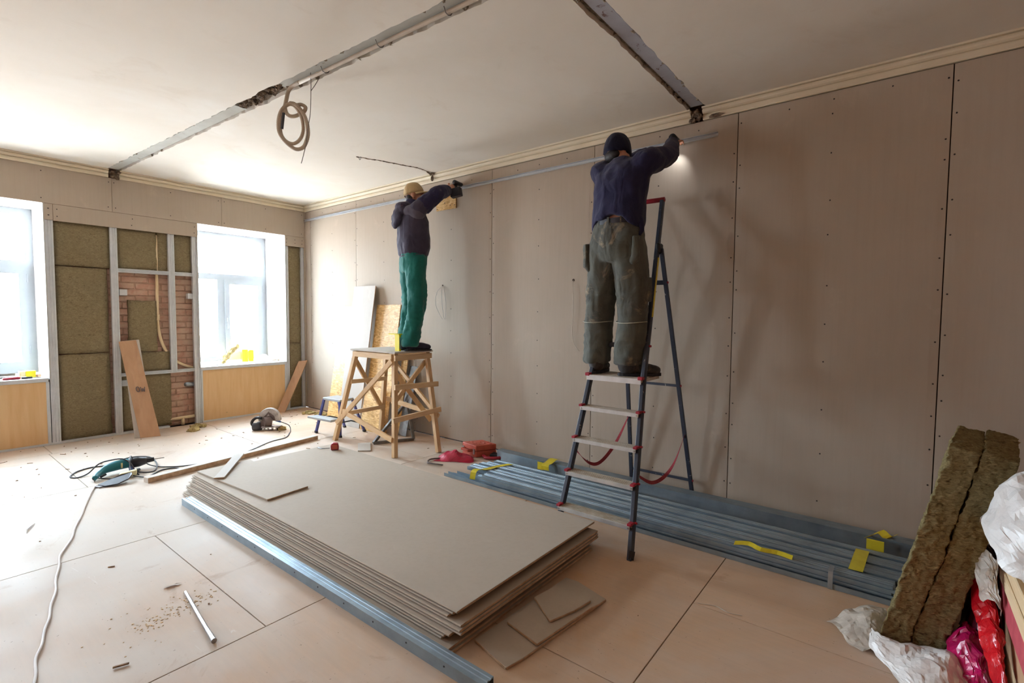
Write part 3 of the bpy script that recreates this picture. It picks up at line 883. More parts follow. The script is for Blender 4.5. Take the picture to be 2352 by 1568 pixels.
# long strip on the floor beyond the stack
o = thing('drywall_strip', (2.05, -1.85, 0), 'long narrow drywall strip on edge on the floor behind the stack', 'drywall strip')
p, q = Vector((2.205, -2.66, .022)), Vector((1.93, -.965, .022))
d = (q - p).normalized(); sd = d.cross(Vector((0, 0, 1))).normalized()
mk('paper_face', MB().obox((p + q) / 2 - sd * .03, (d, sd, Vector((0, 0, 1))), ((q - p).length / 2, .035, .022)), MT['drywall_pale'], o, bevel=.001)
mk('cut_edge', MB().obox((p + q) / 2 + sd * .0062, (d, sd, Vector((0, 0, 1))), ((q - p).length / 2 - .002, .001, .0205)), MT['gypsum_edge'], o)
# offcuts at the near end of the stack
def offc(pts, z0, lab, nm='drywall_offcut', t=SZ):
    c = sum((Vector((x, y, 0)) for x, y in pts), Vector()) / len(pts)
    o = thing(nm, (c.x, c.y, z0), lab, 'drywall offcut', 'drywall offcuts by the near end of the stack')
    n = len(pts)
    V = [(x, y, z0) for x, y in pts] + [(x, y, z0 + t) for x, y in pts]
    mk('paper_face', MB().add(V, [tuple(reversed(range(n))), tuple(range(n, 2 * n))] + [(i, (i + 1) % n, n + (i + 1) % n, n + i) for i in range(n)]), MT['drywall'], o, bevel=.001)
    V = []
    e = MB()
    for i in range(n):
        a, b_ = Vector((*pts[i], 0)), Vector((*pts[(i + 1) % n], 0))
        dd = (b_ - a); nn = Vector((dd.y, -dd.x, 0)).normalized()
        if nn.dot((a + b_) / 2 - Vector((c.x, c.y, 0))) < 0: nn = -nn
        e.obox((a + b_) / 2 + nn * .0006 + Vector((0, 0, z0 + t / 2)), (dd, nn, Vector((0, 0, 1))), (dd.length / 2 - .002, .0008, t / 2 - .0015))
    mk('cut_edge', e, MT['gypsum_edge'], o)
offc([(5.695, -2.44), (5.91, -2.49), (5.93, -2.40), (5.995, -1.80), (5.80, -1.745), (5.73, -1.75)], .001, 'large thin drywall offcut flat on the floor by the near end of the stack')
offc([(5.74, -2.27), (5.935, -2.31), (5.985, -1.93), (6.0, -1.88), (5.83, -1.86), (5.74, -1.95)], .0155, 'broken drywall offcut lying on the larger offcut at the stack end')
offc([(5.735, -2.05), (5.90, -2.16), (5.945, -2.02), (5.965, -1.90), (5.76, -1.90)], .0295, 'small drywall offcut topmost of the pieces at the stack end')
# galvanised channel along the left foot of the stack
def channel(m, xa, xb, yc, z0, wd, h, t=.0015, lip=0.0, inv=False):
    """U channel running along X; inv = web on top"""
    a = wd / 2
    if not inv:
        p = [(-a, h), (-a, 0), (a, 0), (a, h), (a - t, h), (a - t, t), (-a + t, t), (-a + t, h)]
    else:
        p = [(-a, 0), (-a, h), (-a * .55, h), (-a * .48, h - .004), (-a * .2, h - .004), (-a * .13, h), (a * .13, h), (a * .2, h - .004), (a * .48, h - .004), (a * .55, h), (a, h), (a, 0), (a - t, 0), (a - t, h - t - .004), (-a + t, h - t - .004), (-a + t, 0)]
    return m.extr(p, (xa, yc, z0), (0, 1, 0), (0, 0, 1), (xb - xa, 0, 0))
o = thing('steel_channel', (4.4, -2.64, 0), 'galvanised steel channel on the floor along the left side of the drywall stack', 'steel profile')
mk('outer_channel', channel(MB(), 2.96, 5.935, -2.628, 0, .062, .05, inv=True), MT['galv_blue'], o)
sm = MB()
for x in [3.2 + .23 * k for k in range(12)]:
    disc(sm, (x, -2.6592, .030), (0, -1, 0), .004)
mk('punched_holes', sm, MT['black'], o, kind='stuff')

# ------------------------------------------------------------------ pile of steel profiles along the wall
def prof_thing(lab, xa, xb, yc, z0, wd, h, inv=True, mat='galv_blue'):
    o = mk('steel_profile', channel(MB(), xa, xb, yc, z0, wd, h, inv=inv), MT[mat], label=lab, cat='steel profile', group='steel profiles piled along the wall')
    return o
rp = random.Random(8)
# front nested bundle: thin channels stacked on one another
prof_thing('open steel channel lowest at the front of the wall pile, nearest the drywall stack', 3.965, 7.125, -.925, .001, .052, .028, inv=False)
prof_thing('open steel channel nested second at the front of the wall pile', 4.02, 7.12, -.868, .001, .052, .028, inv=False)
front = ['third', 'fourth', 'fifth', 'sixth']
for k in range(4):
    prof_thing('%s thin channel up in the front bundle of the wall pile' % front[k], 4.36 + .01 * k, 7.135 - rp.uniform(0, .02), -.897 + (.004 if k % 2 else -.004), .031 + k * .0145, .066, .0135)
rowlab = ['first', 'second', 'third', 'fourth', 'fifth', 'sixth']
for k in range(6):
    y = -.812 + k * .067
    xs_ = (4.20, 4.08, 4.06, 4.10, 4.12, 4.16)[k]
    prof_thing('lower ridged steel profile in the %s row behind the front bundle' % rowlab[k], xs_ + .05, (7.14 if k < 2 else 7.45) + rp.uniform(-.01, .01), y, .001, .062, .030)
    if k > 0:
        prof_thing('upper ridged steel profile in the %s row behind the front bundle' % rowlab[k], xs_, (7.14 if k < 2 else 7.45) + rp.uniform(-.01, .01), y + rp.uniform(-.003, .003), .032 + (.006 if k % 2 else 0), .059, .030)
    else:
        prof_thing('upper ridged steel profile just behind the front bundle', xs_ + .12, 7.13, y, .032, .062, .030)
# two tall wide channels against the wall
o = mk('steel_profile', MB().extr([(0, 0), (.0, .105), (-.055, .105), (-.055, .1035), (-.0015, .1035), (-.0015, 0)], (4.10, -.325, .001), (0, -1, 0), (0, 0, 1), (3.4, 0, 0)), MT['galv_blue'], label='tall wide steel channel standing on edge at the back of the wall pile', cat='steel profile', group='steel profiles piled along the wall')
o = mk('steel_profile', MB().extr([(0, 0), (.0, .095), (.07, .095), (.07, .0935), (.0015, .0935), (.0015, 0)], (4.0, -.262, .001), (0, 1, 0), (0, 0, 1), (3.5, 0, 0)), MT['galv_blue'], label='tall steel channel lying nearest the drywall wall behind the pile', cat='steel profile', group='steel profiles piled along the wall')
mk('steel_strap', MB().extr([(-.004, .0), (-.004, .096), (.075, .096), (.075, .093), (-.001, .093), (-.001, 0)], (6.85, -.953, .001), (0, 1, 0), (0, 0, 1), (.022, 0, 0)), MT['galv'], label='narrow steel strap clipped round the front bundle near the wool slabs', cat='strap')
# yellow tape scraps holding the bundles
def tape(name_lab, pts, wd, up, th=.0012):
    m = MB()
    P = [Vector(p) for p in pts]
    up = Vector(up).normalized()
    V = []
    for p in P: V += [p - up * wd / 2, p + up * wd / 2]
    n = len(P)
    F = [(2 * i, 2 * i + 1, 2 * i + 3, 2 * i + 2) for i in range(n - 1)]
    m.add(V, F)
    o = mk('tape_strip', m, MT['tape'], label=name_lab, cat='tape', group='yellow tape on the steel profiles')
    s_ = o.modifiers.new('thick', 'SOLIDIFY'); s_.thickness = th; s_.offset = 0
    return o
tape('yellow tape wrapped over the far end of the profile pile, torn end up', catmull([(4.26, -.905, .020), (4.27, -.90, .080), (4.27, -.86, .098), (4.27, -.78, .076), (4.28, -.70, .070), (4.30, -.58, .068), (4.36, -.50, .076)], 3), .055, (1, .15, 0))
tape('short yellow tape tab on the tall channel at the far end', [(4.57, -.334, .030), (4.57, -.334, .075), (4.57, -.336, .098)], .06, (1, 0, 0))
tape('yellow tape hanging over the top edge of the tall channel', catmull([(4.66, -.387, .055), (4.66, -.386, .104), (4.67, -.35, .112), (4.68, -.28, .135), (4.70, -.22, .120)], 3), .075, (1, .1, 0))
tape('crumpled yellow tape lying on the front bundle near the middle', catmull([(6.38, -.935, .100), (6.45, -.90, .104), (6.52, -.93, .101), (6.60, -.90, .096), (6.68, -.925, .100)], 3), .035, (0, 1, .35))
tape('wide yellow tape strip across the profile rows at the near end', [(6.96, -.80, .0705), (6.965, -.70, .0708), (6.97, -.58, .0708), (6.975, -.49, .071)], .065, (1, 0, 0))
tape('yellow tape patch on the face of the tall channel at the near end', [(7.03, -.384, .045), (7.03, -.384, .102), (7.03, -.382, .108)], .085, (1, 0, 0))
tape('torn yellow tape curling on top of the tall channel at the near end', catmull([(6.99, -.36, .110), (7.02, -.31, .112), (7.05, -.27, .128), (7.09, -.30, .110), (7.12, -.24, .112)], 3), .05, (.6, .6, .3))

# ------------------------------------------------------------------ stepladder
L = thing('stepladder', (5.6, -.7, 0), 'dark stepladder with pale treads and red caps under the man in olive trousers', 'ladder')
KF = .49
def fy(z): return -1.325 + KF * z
def rail_l(z): return Vector((5.385 - .030 * min(z, 1.0) - .0 * z, fy(z), z))
def rail_r(z): return Vector((5.905 - .152 * min(z, 1) - .118 * max(0, z - 1), fy(z), z))
for nm, fn, zt in (('front_rail', rail_l, 2.33), ('front_rail', rail_r, 2.33)):
    m = MB()
    zs = [.0, .5, 1.0, 1.5, 2.0, zt]
    rings = []
    for z in zs:
        c = fn(z)
        rings.append([c + Vector((a, b_, 0)) for a, b_ in ((-.012, -.022), (.012, -.022), (.016, -.012), (.016, .016), (-.016, .016), (-.016, -.012))])
    m.loft(rings)
    o = mk(nm, m, MT['ladder'], L, bevel=.002)
    c = fn(0)
    mk('rubber_foot', MB().tube([c, c + Vector((0, .02, .045))], .022, 8), MT['black'], o)
# treads
for i, z in enumerate((.175, .38, .585, .79)):
    a, b_ = rail_l(z), rail_r(z)
    ax = (b_ - a).normalized()
    m = MB().obox((a + b_) / 2 + Vector((0, -.005, 0)), (ax, Vector((0, 1, 0)), Vector((0, 0, 1))), ((b_ - a).length / 2 - .004, .045, .006))
    for k in range(5):
        m.obox((a + b_) / 2 + Vector((0, -.042 + .018 * k, .0075)), (ax, Vector((0, 1, 0)), Vector((0, 0, 1))), ((b_ - a).length / 2 - .006, .004, .002))
    t_ = mk('tread', m, MT['alu'], L)
    mk('tread_edge', MB().obox((a + b_) / 2 + Vector((0, -.050, -.006)), (ax, Vector((0, 1, 0)), Vector((0, 0, 1))), ((b_ - a).length / 2 + .004, .003, .013)), MT['alu_clean'], t_, bevel=.001)
    for e, s_ in ((a, -1), (b_, 1)):
        mk('end_cap', MB().box(e.x - .014, e.x + .014, e.y - .056, e.y + .02, z + .004, z + .020), MT['red_plastic'], t_, bevel=.003)
        mk('rivet', MB().tube([Vector((e.x - s_ * .006, e.y - .056, z - .008)), Vector((e.x - s_ * .006, e.y - .051, z - .008))], .006, 8), MT['steel'], t_)
    for e in (b_,):
        mk('bolt', MB().tube([Vector((e.x + .014, e.y, z + .012)), Vector((e.x + .028, e.y, z + .012))], .007, 8), MT['red_plastic'], t_)
# platform the man stands on
a, b_ = rail_l(1.0), rail_r(1.0)
pm = MB().box(a.x - .006, b_.x + .006, fy(1.0) - .05, fy(1.0) + .26, .984, 1.004)
for k in range(9): pm.box(a.x, b_.x, fy(1) - .044 + .033 * k, fy(1) - .032 + .033 * k, 1.004, 1.009)
pl = mk('platform', pm, MT['alu'], L)
mk('platform_edge', MB().box(a.x - .006, b_.x + .006, fy(1) - .056, fy(1) - .05, .972, 1.008), MT['alu_clean'], pl)
for e in (a, b_):
    mk('end_cap', MB().box(e.x - .018, e.x + .018, e.y - .06, e.y - .02, 1.0, 1.022), MT['red_plastic'], pl, bevel=.004)
# hand rail crossbars above the platform
for z in (1.22,):
    mk('crossbar', MB().bar(rail_l(z), rail_r(z), .022, .034), MT['ladder'], L, bevel=.003)
    e = rail_r(z); mk('bolt', MB().tube([e + Vector((.012, 0, 0)), e + Vector((.030, 0, 0))], .008, 8), MT['red_plastic'], L)
    e = rail_r(z); mk('end_cap', MB().box(e.x - .05, e.x - .016, e.y - .018, e.y + .014, z + .012, z + .024), MT['red_plastic'], L)
a, b_ = rail_l(2.33), rail_r(2.33)
mk('top_handle', MB().tube([a + Vector((-.035, 0, .005)), b_ + Vector((.018, 0, .005))], .019, 10), MT['red_plastic'], L, smooth=True)
# back legs
hz = 1.93
bl = [(Vector((5.355, -.365, hz)), Vector((5.33, -.05, .002))), (Vector((5.668, -.365, hz)), Vector((5.846, -.05, .002)))]
for p, q in bl:
    mk('back_leg', MB().bar(p, q, .030, .020, up=(0, 1, 0)), MT['ladder'], L, bevel=.002)
def bk(s_, z):
    p, q = bl[s_]; t = (hz - z) / hz
    return p.lerp(q, t)
for z, w_ in ((1.68, .034), (.89, .018), (.13, .018)):
    o = mk('crossbar', MB().bar(bk(0, z), bk(1, z), .018, w_), MT['ladder'], L)
    e = bk(1, z); mk('bolt', MB().tube([e + Vector((.010, 0, 0)), e + Vector((.022, 0, 0))], .009, 8), MT['red_plastic'], o)
hm = MB().box(5.640, 5.672, -.41, -.33, 1.89, 1.97)
mk('hinge', hm, MT['black'], L, bevel=.01)
mk('hinge', MB().box(5.34, 5.372, -.41, -.33, 1.89, 1.97), MT['black'], L, bevel=.01)
mk('warning_sticker', MB().hexa([rail_r(1.42) + Vector((.0165, -.012, 0)), rail_r(1.42) + Vector((.018, -.012, 0)), rail_r(1.42) + Vector((.018, .014, 0)), rail_r(1.42) + Vector((.0165, .014, 0))],
   [rail_r(1.86) + Vector((.0165, -.012, 0)), rail_r(1.86) + Vector((.018, -.012, 0)), rail_r(1.86) + Vector((.018, .014, 0)), rail_r(1.86) + Vector((.0165, .014, 0))]), MT['tape'], L)
# red safety straps
for s_, (pa, pm_, pb) in enumerate(((rail_l(.50) + Vector((0, .02, 0)), Vector((5.37, -.70, .335)), bk(0, .60)), (rail_r(.43) + Vector((0, .02, 0)), Vector((5.83, -.62, .30)), bk(1, .50)))):
    cp = catmull([pa, pa.lerp(pm_, .5) + Vector((0, 0, -.045)), pm_, pm_.lerp(pb, .5) + Vector((0, 0, -.05)), pb], 6)
    V = []; sd = Vector((1, 0, .0))
    m = MB()
    for i in range(len(cp) - 1):
        d = (cp[i + 1] - cp[i]).normalized(); n = d.cross(sd).normalized()
        tw = Quaternion(d, .9 * math.sin(i * .22 + s_)) @ sd
    rings = []
    for i, p in enumerate(cp):
        d = (cp[min(i + 1, len(cp) - 1)] - cp[max(i - 1, 0)]).normalized()
        tw = Quaternion(d, 1.2 * math.sin(i * .17 + s_ * .7)) @ sd
        n = d.cross(tw).normalized()
        rings.append([p + tw * .012 + n * .001, p - tw * .012 + n * .001, p - tw * .012 - n * .001, p + tw * .012 - n * .001])
    m.loft(rings)
    mk('safety_strap', m, MT['red_strap'], L)

# ------------------------------------------------------------------ timber trestle
T = thing('trestle', (2.75, -.6, 0), 'tall pine trestle table under the man in green trousers', 'trestle')
TZ = 1.045
top = [Vector((2.33, -.80, 0)), Vector((3.10, -.80, 0)), Vector((3.13, -.31, 0)), Vector((2.36, -.31, 0))]
mk('table_top', MB().hexa([p + Vector((0, 0, TZ - .018)) for p in top], [p + Vector((0, 0, TZ)) for p in top]), MT['drywall_pale'], T, bevel=.002)
feet = [Vector((2.115, -.86, 0)), Vector((3.185, -.875, 0)), Vector((3.375, -.46, 0)), Vector((2.24, -.33, 0))]
tops = [Vector((2.39, -.755, TZ - .018)), Vector((3.055, -.765, TZ - .018)), Vector((3.075, -.355, TZ - .018)), Vector((2.40, -.36, TZ - .018))]
for f_, t_ in zip(feet, tops):
    mk('leg', MB().bar(f_, t_, .046, .046, up=(0, 1, 0)), MT['pine'], T, bevel=.002)
def lg(i, t): return feet[i].lerp(tops[i], t)
def brd(nm, p, q, w_=.024, h_=.055, mat='pine', off=(0, 0, 0), up=(0, 0, 1)):
    off = Vector(off)
    return mk(nm, MB().bar(p + off, q + off, w_, h_, up), MT[mat], T, bevel=.0015)
F_, B_, R_, Lo = Vector((0, -.034, 0)), Vector((0, .034, 0)), Vector((.036, 0, 0)), Vector((-.036, 0, 0))
brd('apron_rail', lg(0, .965), lg(1, .965), off=F_, mat='pine_x'); brd('apron_rail', lg(3, .965), lg(2, .965), off=B_, mat='pine_x')
brd('apron_rail', lg(1, .955) + Vector((0, -.03, 0)), lg(2, .96) + Vector((0, .03, 0)), off=R_, mat='pine_y'); brd('apron_rail', lg(0, .96), lg(3, .96), off=Lo, mat='pine_y')
# front face: cross brace and low rail
brd('cross_brace', lg(0, .20), lg(1, .93), off=F_ * 1.05, h_=.05); brd('cross_brace', lg(0, .93), lg(3, .28) + Vector((.05, 0, 0)), off=Lo * .9, h_=.05)
brd('low_rail', lg(0, .34) + Vector((.06, 0, 0)), lg(1, .17), off=F_ * .9 + Vector((0, .0, 0)), h_=.05, mat='pine_x')
# right end: two rungs and a cross
brd('rung', lg(1, .36) + Vector((.0, -.05, 0)), lg(2, .415) + Vector((.0, .07, 0)), off=R_, mat='pine_y', w_=.026, h_=.052)
brd('rung', lg(1, .655) + Vector((0, -.03, .02)), lg(2, .64) + Vector((0, .07, .03)), off=R_, mat='pine_y', w_=.026, h_=.052)
brd('cross_brace', lg(1, .50), lg(2, .90), off=Lo * .9, h_=.048); brd('cross_brace', lg(1, .83) + Vector((0, .03, 0)), lg(2, .30), off=Lo * 1.7, h_=.048)
# left end and back face
brd('rung', lg(0, .66), lg(3, .66), off=R_ * .9, mat='pine_y', h_=.045); brd('rung', lg(0, .30), lg(3, .33), off=R_ * .9, mat='pine_y', h_=.045)
brd('low_rail', lg(3, .42), lg(2, .36), off=B_, mat='pine_x', h_=.05); brd('cross_brace', lg(3, .90), lg(2, .34), off=B_ * 1.7, h_=.045)

# ------------------------------------------------------------------ small two-step stool
St = thing('step_stool', (1.85, -.65, 0), 'small two step folding stool with white treads and blue legs', 'step stool')
sz = .43
c4 = [Vector((1.70, -.76, sz)), Vector((2.03, -.74, sz)), Vector((1.99, -.53, sz)), Vector((1.68, -.55, sz))]
mk('top_step', MB().hexa([p - Vector((0, 0, .028)) for p in c4], c4), MT['white'], St, bevel=.004)
stf = [Vector((1.63, -.81, 0)), Vector((2.06, -.76, 0)), Vector((2.02, -.40, 0)), Vector((1.63, -.42, 0))]
for f_, t_ in zip(stf, c4):
    t2 = t_.lerp((c4[0] + c4[2]) / 2, .10) - Vector((0, 0, .02))
    o = mk('leg', MB().bar(f_, t2, .034, .022, up=(0, 1, 0)), MT['blue_metal'], St, bevel=.003)
    mk('foot_cap', MB().bar(f_, f_.lerp(t2, .06), .038, .026, up=(0, 1, 0)), MT['black'], o)
lo4 = [Vector((1.60, -.90, .215)), Vector((2.03, -.86, .215)), Vector((2.02, -.74, .215)), Vector((1.62, -.78, .215))]
mk('low_step', MB().hexa([p - Vector((0, 0, .026)) for p in lo4], lo4), MT['white'], St, bevel=.004)
for a, b_ in ((Vector((1.62, -.80, .17)), Vector((1.66, -.46, .12))), (Vector((2.05, -.76, .17)), Vector((2.02, -.44, .11)))):
    mk('brace', MB().tube([a, a.lerp(b_, .5) + Vector((0, 0, .03)), b_], .008, 6), MT['black'], St)
# ------------------------------------------------------------------ boards leaning on the right wall
def lean(nm, lab, cat, xa, xb, yb, yt, h, t, mat, edge=None, skew=0.0, grp=None):
    """board with its foot at yb, its head against the wall at yt"""
    d = Vector((skew, yt - yb, h)).normalized()
    nrm = Vector((0, -1, 0)) - d * Vector((0, -1, 0)).dot(d); nrm.normalize()
    Ln = math.sqrt((yt - yb) ** 2 + h * h)
    b0 = [Vector((xa, yb, .002)), Vector((xb, yb, .002))]
    V0 = [b0[0], b0[1], b0[1] - nrm * t, b0[0] - nrm * t]
    V1 = [p + d * Ln for p in V0]
    o = thing(nm, ((xa + xb) / 2, yb, 0), lab, cat, grp)
    mk('board_face', MB().hexa(V0, V1), MT[mat], o, bevel=.001)
    if edge:
        a = b0[1] - nrm * (t / 2) + Vector((.0008, 0, 0))
        mk('board_edge', MB().bar(a + d * .004, a + d * (Ln - .004), .0015, t - .003, up=nrm), MT[edge], o)
    return o
lean('drywall_offcut', 'tall grey drywall board leaning against the wall behind the trestle', 'drywall offcut', 1.38, 1.84, -.36, -.05, 1.79, .0125, 'drywall_pale', 'gypsum_edge', skew=-.06)
lean('osb_board', 'wide osb board leaning on the wall right of the tall drywall board', 'osb board', 1.83, 2.30, -.30, -.02, 1.545, .012, 'osb', 'ply_edge', skew=-.06)
lean('osb_board', 'pale osb board leaning on the wall left of the tall drywall board', 'osb board', 1.05, 1.40, -.32, -.02, 1.53, .012, 'osb', 'ply_edge', skew=-.06)
lean('osb_board', 'narrow osb strip standing behind the trestle, right of the wide board', 'osb board', 2.33, 2.44, -.22, -.03, .98, .012, 'osb', 'ply_edge', skew=-.04)
lean('osb_board', 'low square osb board at the foot of the wide board behind the trestle', 'osb board', 1.86, 2.22, -.36, -.25, .52, .012, 'osb', 'ply_edge', skew=-.02)
lean('leaning_board', 'small dark board leaning on the wall behind the trestle legs', 'board', 2.46, 2.60, -.25, -.02, .80, .008, 'dark_steel', None, skew=-.05)
# steel triangle frame
def tri(pts, w_, lab):
    P = [Vector(p) for p in pts]
    o = thing('triangle_frame', P[0], lab, 'steel frame')
    for a, b_ in ((0, 1), (1, 2), (2, 0)):
        mk('frame_bar', MB().bar(P[a], P[b_], w_, w_), MT['dark_steel'], o, bevel=.002)
tri([(2.60, -.70, .016), (2.80, -.30, .016), (2.56, -.20, .40)], .03, 'welded grey steel triangle standing on the floor behind the trestle')
o = thing('drywall_offcut', (2.62, -.80, 0), 'small white drywall square on the floor before the trestle', 'drywall offcut')
mk('paper_face', MB().hexa([(2.46, -.80, .001), (2.72, -.98, .001), (2.81, -.89, .001), (2.55, -.70, .001)], [(2.46, -.80, .0135), (2.72, -.98, .0135), (2.81, -.89, .0135), (2.55, -.70, .0135)]), MT['drywall_pale'], o)
mk('cut_edge', MB().bar((2.812, -.888, .0075), (2.552, -.698, .0075), .002, .011), MT['gypsum_edge'], o)

# boards leaning on the window wall
o = thing('drywall_strip', (.4, -2.12, 0), 'brown faced drywall strip leaning on the stud wall, with stencilled letters', 'drywall strip')
b0 = [Vector((.36, -2.215, .002)), Vector((.42, -2.035, .002))]
t0 = [Vector((.005, -2.30, 1.085)), Vector((.015, -2.135, 1.10))]
nn = (b0[1] - b0[0]).cross(t0[0] - b0[0]).normalized()
if nn.x < 0: nn = -nn
mk('board_face', MB().hexa([b0[0], b0[1], b0[1] - nn * .0125, b0[0] - nn * .0125], [t0[0], t0[1], t0[1] - nn * .0125, t0[0] - nn * .0125]), MT['ply_tan'], o, bevel=.001)
# stencilled figures on the strip
def strokes(P, s_=.0012):
    m = MB()
    for a, b_ in P: m.bar(a, b_, .010, s_ * 2, up=nn)
    return m
ux = (b0[1] - b0[0]).normalized(); uz = (t0[0] - b0[0]).normalized()
oc = b0[0].lerp(t0[0], .47) + ux * .06 + nn * .0012
ov = [oc + ux * (.018 + .016 * math.cos(a)) + uz * (.03 + .03 * math.sin(a)) for a in [k * PI / 5 for k in range(11)]]
wv = [oc + ux * a + uz * b_ for a, b_ in ((.045, .055), (.055, .0), (.064, .04), (.073, .0), (.085, .055))]
st = strokes(list(zip(ov[:-1], ov[1:])) + list(zip(wv[:-1], wv[1:])))
mk('stencil_print', st, MT['tool_dark'], o)
o2 = thing('drywall_strip', (.36, -2.2, 0), 'pale drywall strip leaning just behind the brown printed strip', 'drywall strip')
sh = Vector((-.03, -.045, 0)); sh2 = Vector((.0, .028, .008))
mk('board_face', MB().hexa([b0[0] + sh, b0[1] + sh, b0[1] + sh - nn * .0125, b0[0] + sh - nn * .0125], [t0[0] + sh2 - nn * .014, t0[1] + sh2 - nn * .014, t0[1] + sh2 - nn * .0265, t0[0] + sh2 - nn * .0265]), MT['drywall_pale'], o2, bevel=.001)
o = thing('plywood_strip', (.1, -.43, 0), 'plywood strip leaning into the room corner beside the plywood apron', 'plywood strip')
b0 = [Vector((.055, -.50, .002)), Vector((.13, -.42, .002))]; t0 = [Vector((.012, -.135, .715)), Vector((.085, -.035, .725))]
nn = (b0[1] - b0[0]).cross(t0[0] - b0[0]).normalized()
if nn.x < 0: nn = -nn
mk('board_face', MB().hexa([b0[0], b0[1], b0[1] - nn * .012, b0[0] - nn * .012], [t0[0], t0[1], t0[1] - nn * .012, t0[0] - nn * .012]), MT['ply_tan'], o, bevel=.001)
mk('board_edge', MB().hexa([b0[1] + Vector((.001, .001, 0)), b0[1] + Vector((.002, .002, 0)), b0[1] - nn * .012 + Vector((.002, .002, 0)), b0[1] - nn * .012 + Vector((.001, .001, 0))], [t0[1] + Vector((.001, .001, 0)), t0[1] + Vector((.002, .002, 0)), t0[1] - nn * .012 + Vector((.002, .002, 0)), t0[1] - nn * .012 + Vector((.001, .001, 0))]), MT['ply_edge'], o)

# ------------------------------------------------------------------ rail the men fix to the wall, OSB pad
RZ = 2.81
rail = thing('wall_rail', (3.0, -.02, RZ - .014), 'long thin steel rail held along the top of the drywall by both men', 'steel rail')
mk('rail_channel', MB().extr([(0, -.014), (-.027, -.014), (-.027, -.012), (-.002, -.012), (-.002, .012), (-.027, .012), (-.027, .014), (0, .014)], (.0, -.001, RZ), (0, 1, 0), (0, 0, 1), (5.95, 0, 0)), MT['galv_stud'], rail)
o = thing('osb_pad', (3.02, -.02, 2.61), 'small osb pad screwed to the drywall below the rail', 'osb board')
mk('board_face', MB().box(2.865, 3.175, -.014, -.001, 2.605, 2.775), MT['osb'], o, bevel=.001)
sm = MB()
for x, z in ((2.885, 2.625), (3.155, 2.64), (3.15, 2.755), (2.89, 2.75), (3.0, 2.68), (3.09, 2.645)): disc(sm, (x, -.014, z), (0, -1, 0), .006)
mk('screw_heads', sm, MT['screw'], o, kind='stuff')
# wires left hanging out of the drywall
o = thing('hanging_wires', (2.96, -.02, 1.36), 'three thin pale wires hanging from a hole in the drywall near the trestle', 'wire')
for k, (dx, by) in enumerate(((-.045, -.045), (.015, -.03), (.05, -.02))):
    mk('wire', MB().tube(catmull([(2.955, .0, 1.755), (2.955 + dx, by, 1.68), (2.955 + dx * 1.5, by, 1.55), (2.975 + dx * .9, by * .8, 1.44), (2.99 + .5 * dx, -.015, 1.375)], 5), .0022, 5), MT['wire_pale'], o, smooth=True)
mk('hole', MB().tube([(2.955, -.0012, 1.758), (2.955, .002, 1.758)], .011, 10), MT['gap'], o)
o = thing('hanging_wires', (4.69, -.02, 1.1), 'long looped white wire hanging from a hole in the drywall beside the ladder', 'wire')
mk('wire', MB().tube(catmull([(4.69, .0, 1.752), (4.70, -.03, 1.70), (4.71, -.035, 1.55), (4.705, -.03, 1.38), (4.70, -.025, 1.26), (4.72, -.02, 1.16), (4.77, -.012, 1.10)], 6), .0032, 6), MT['wire_white'], o, smooth=True)
mk('hole', MB().tube([(4.69, -.0012, 1.755), (4.69, .002, 1.755)], .013, 10), MT['gap'], o)

# ------------------------------------------------------------------ conduit coil on the ceiling
o = thing('conduit_coil', (3.62, -2.13, 2.6), 'knotted coil of grey conduit hanging from the ceiling chase', 'conduit')
def ribbed(m, pts, r, seg=10):
    pts = catmull(pts, 14)
    m.tube(pts, [r * (1.0 + .07 * math.sin(i * 2.2)) for i in range(len(pts))], seg)
m = MB()
ribbed(m, [(3.75, yl(3.75) + .01, CZ - .002), (3.66, yl(3.66) + .01, CZ - .006), (3.618, -2.142, CZ - .03), (3.608, -2.150, 2.955), (3.600, -2.155, 2.915), (3.597, -2.158, 2.882), (3.607, -2.148, 2.841), (3.632, -2.128, 2.825), (3.664, -2.10, 2.835), (3.695, -2.070, 2.863), (3.703, -2.064, 2.892), (3.681, -2.085, 2.908), (3.655, -2.11, 2.900)], .0135)
ribbed(m, [(3.655, -2.11, 2.900), (3.625, -2.14, 2.908), (3.598, -2.165, 2.885), (3.577, -2.182, 2.845), (3.563, -2.190, 2.787), (3.565, -2.188, 2.719), (3.586, -2.170, 2.665), (3.624, -2.140, 2.618), (3.662, -2.110, 2.594), (3.700, -2.080, 2.612), (3.723, -2.062, 2.680), (3.726, -2.062, 2.748), (3.713, -2.072, 2.815), (3.692, -2.092, 2.866), (3.662, -2.118, 2.905), (3.63, -2.140, 2.914)], .0135)
ribbed(m, [(3.63, -2.135, 2.916), (3.655, -2.112, 2.890), (3.68, -2.094, 2.845), (3.694, -2.082, 2.788), (3.696, -2.080, 2.720), (3.679, -2.094, 2.666), (3.646, -2.120, 2.635), (3.608, -2.150, 2.645), (3.578, -2.173, 2.685), (3.568, -2.181, 2.750), (3.575, -2.178, 2.82), (3.594, -2.161, 2.86)], .012)
mk('hose', m, MT['hose'], o, smooth=True)
mk('hose_end', MB().tube([(3.596, -2.168, 2.845), (3.584, -2.176, 2.735)], .010, 10), MT['cable_dark'], o, smooth=True)
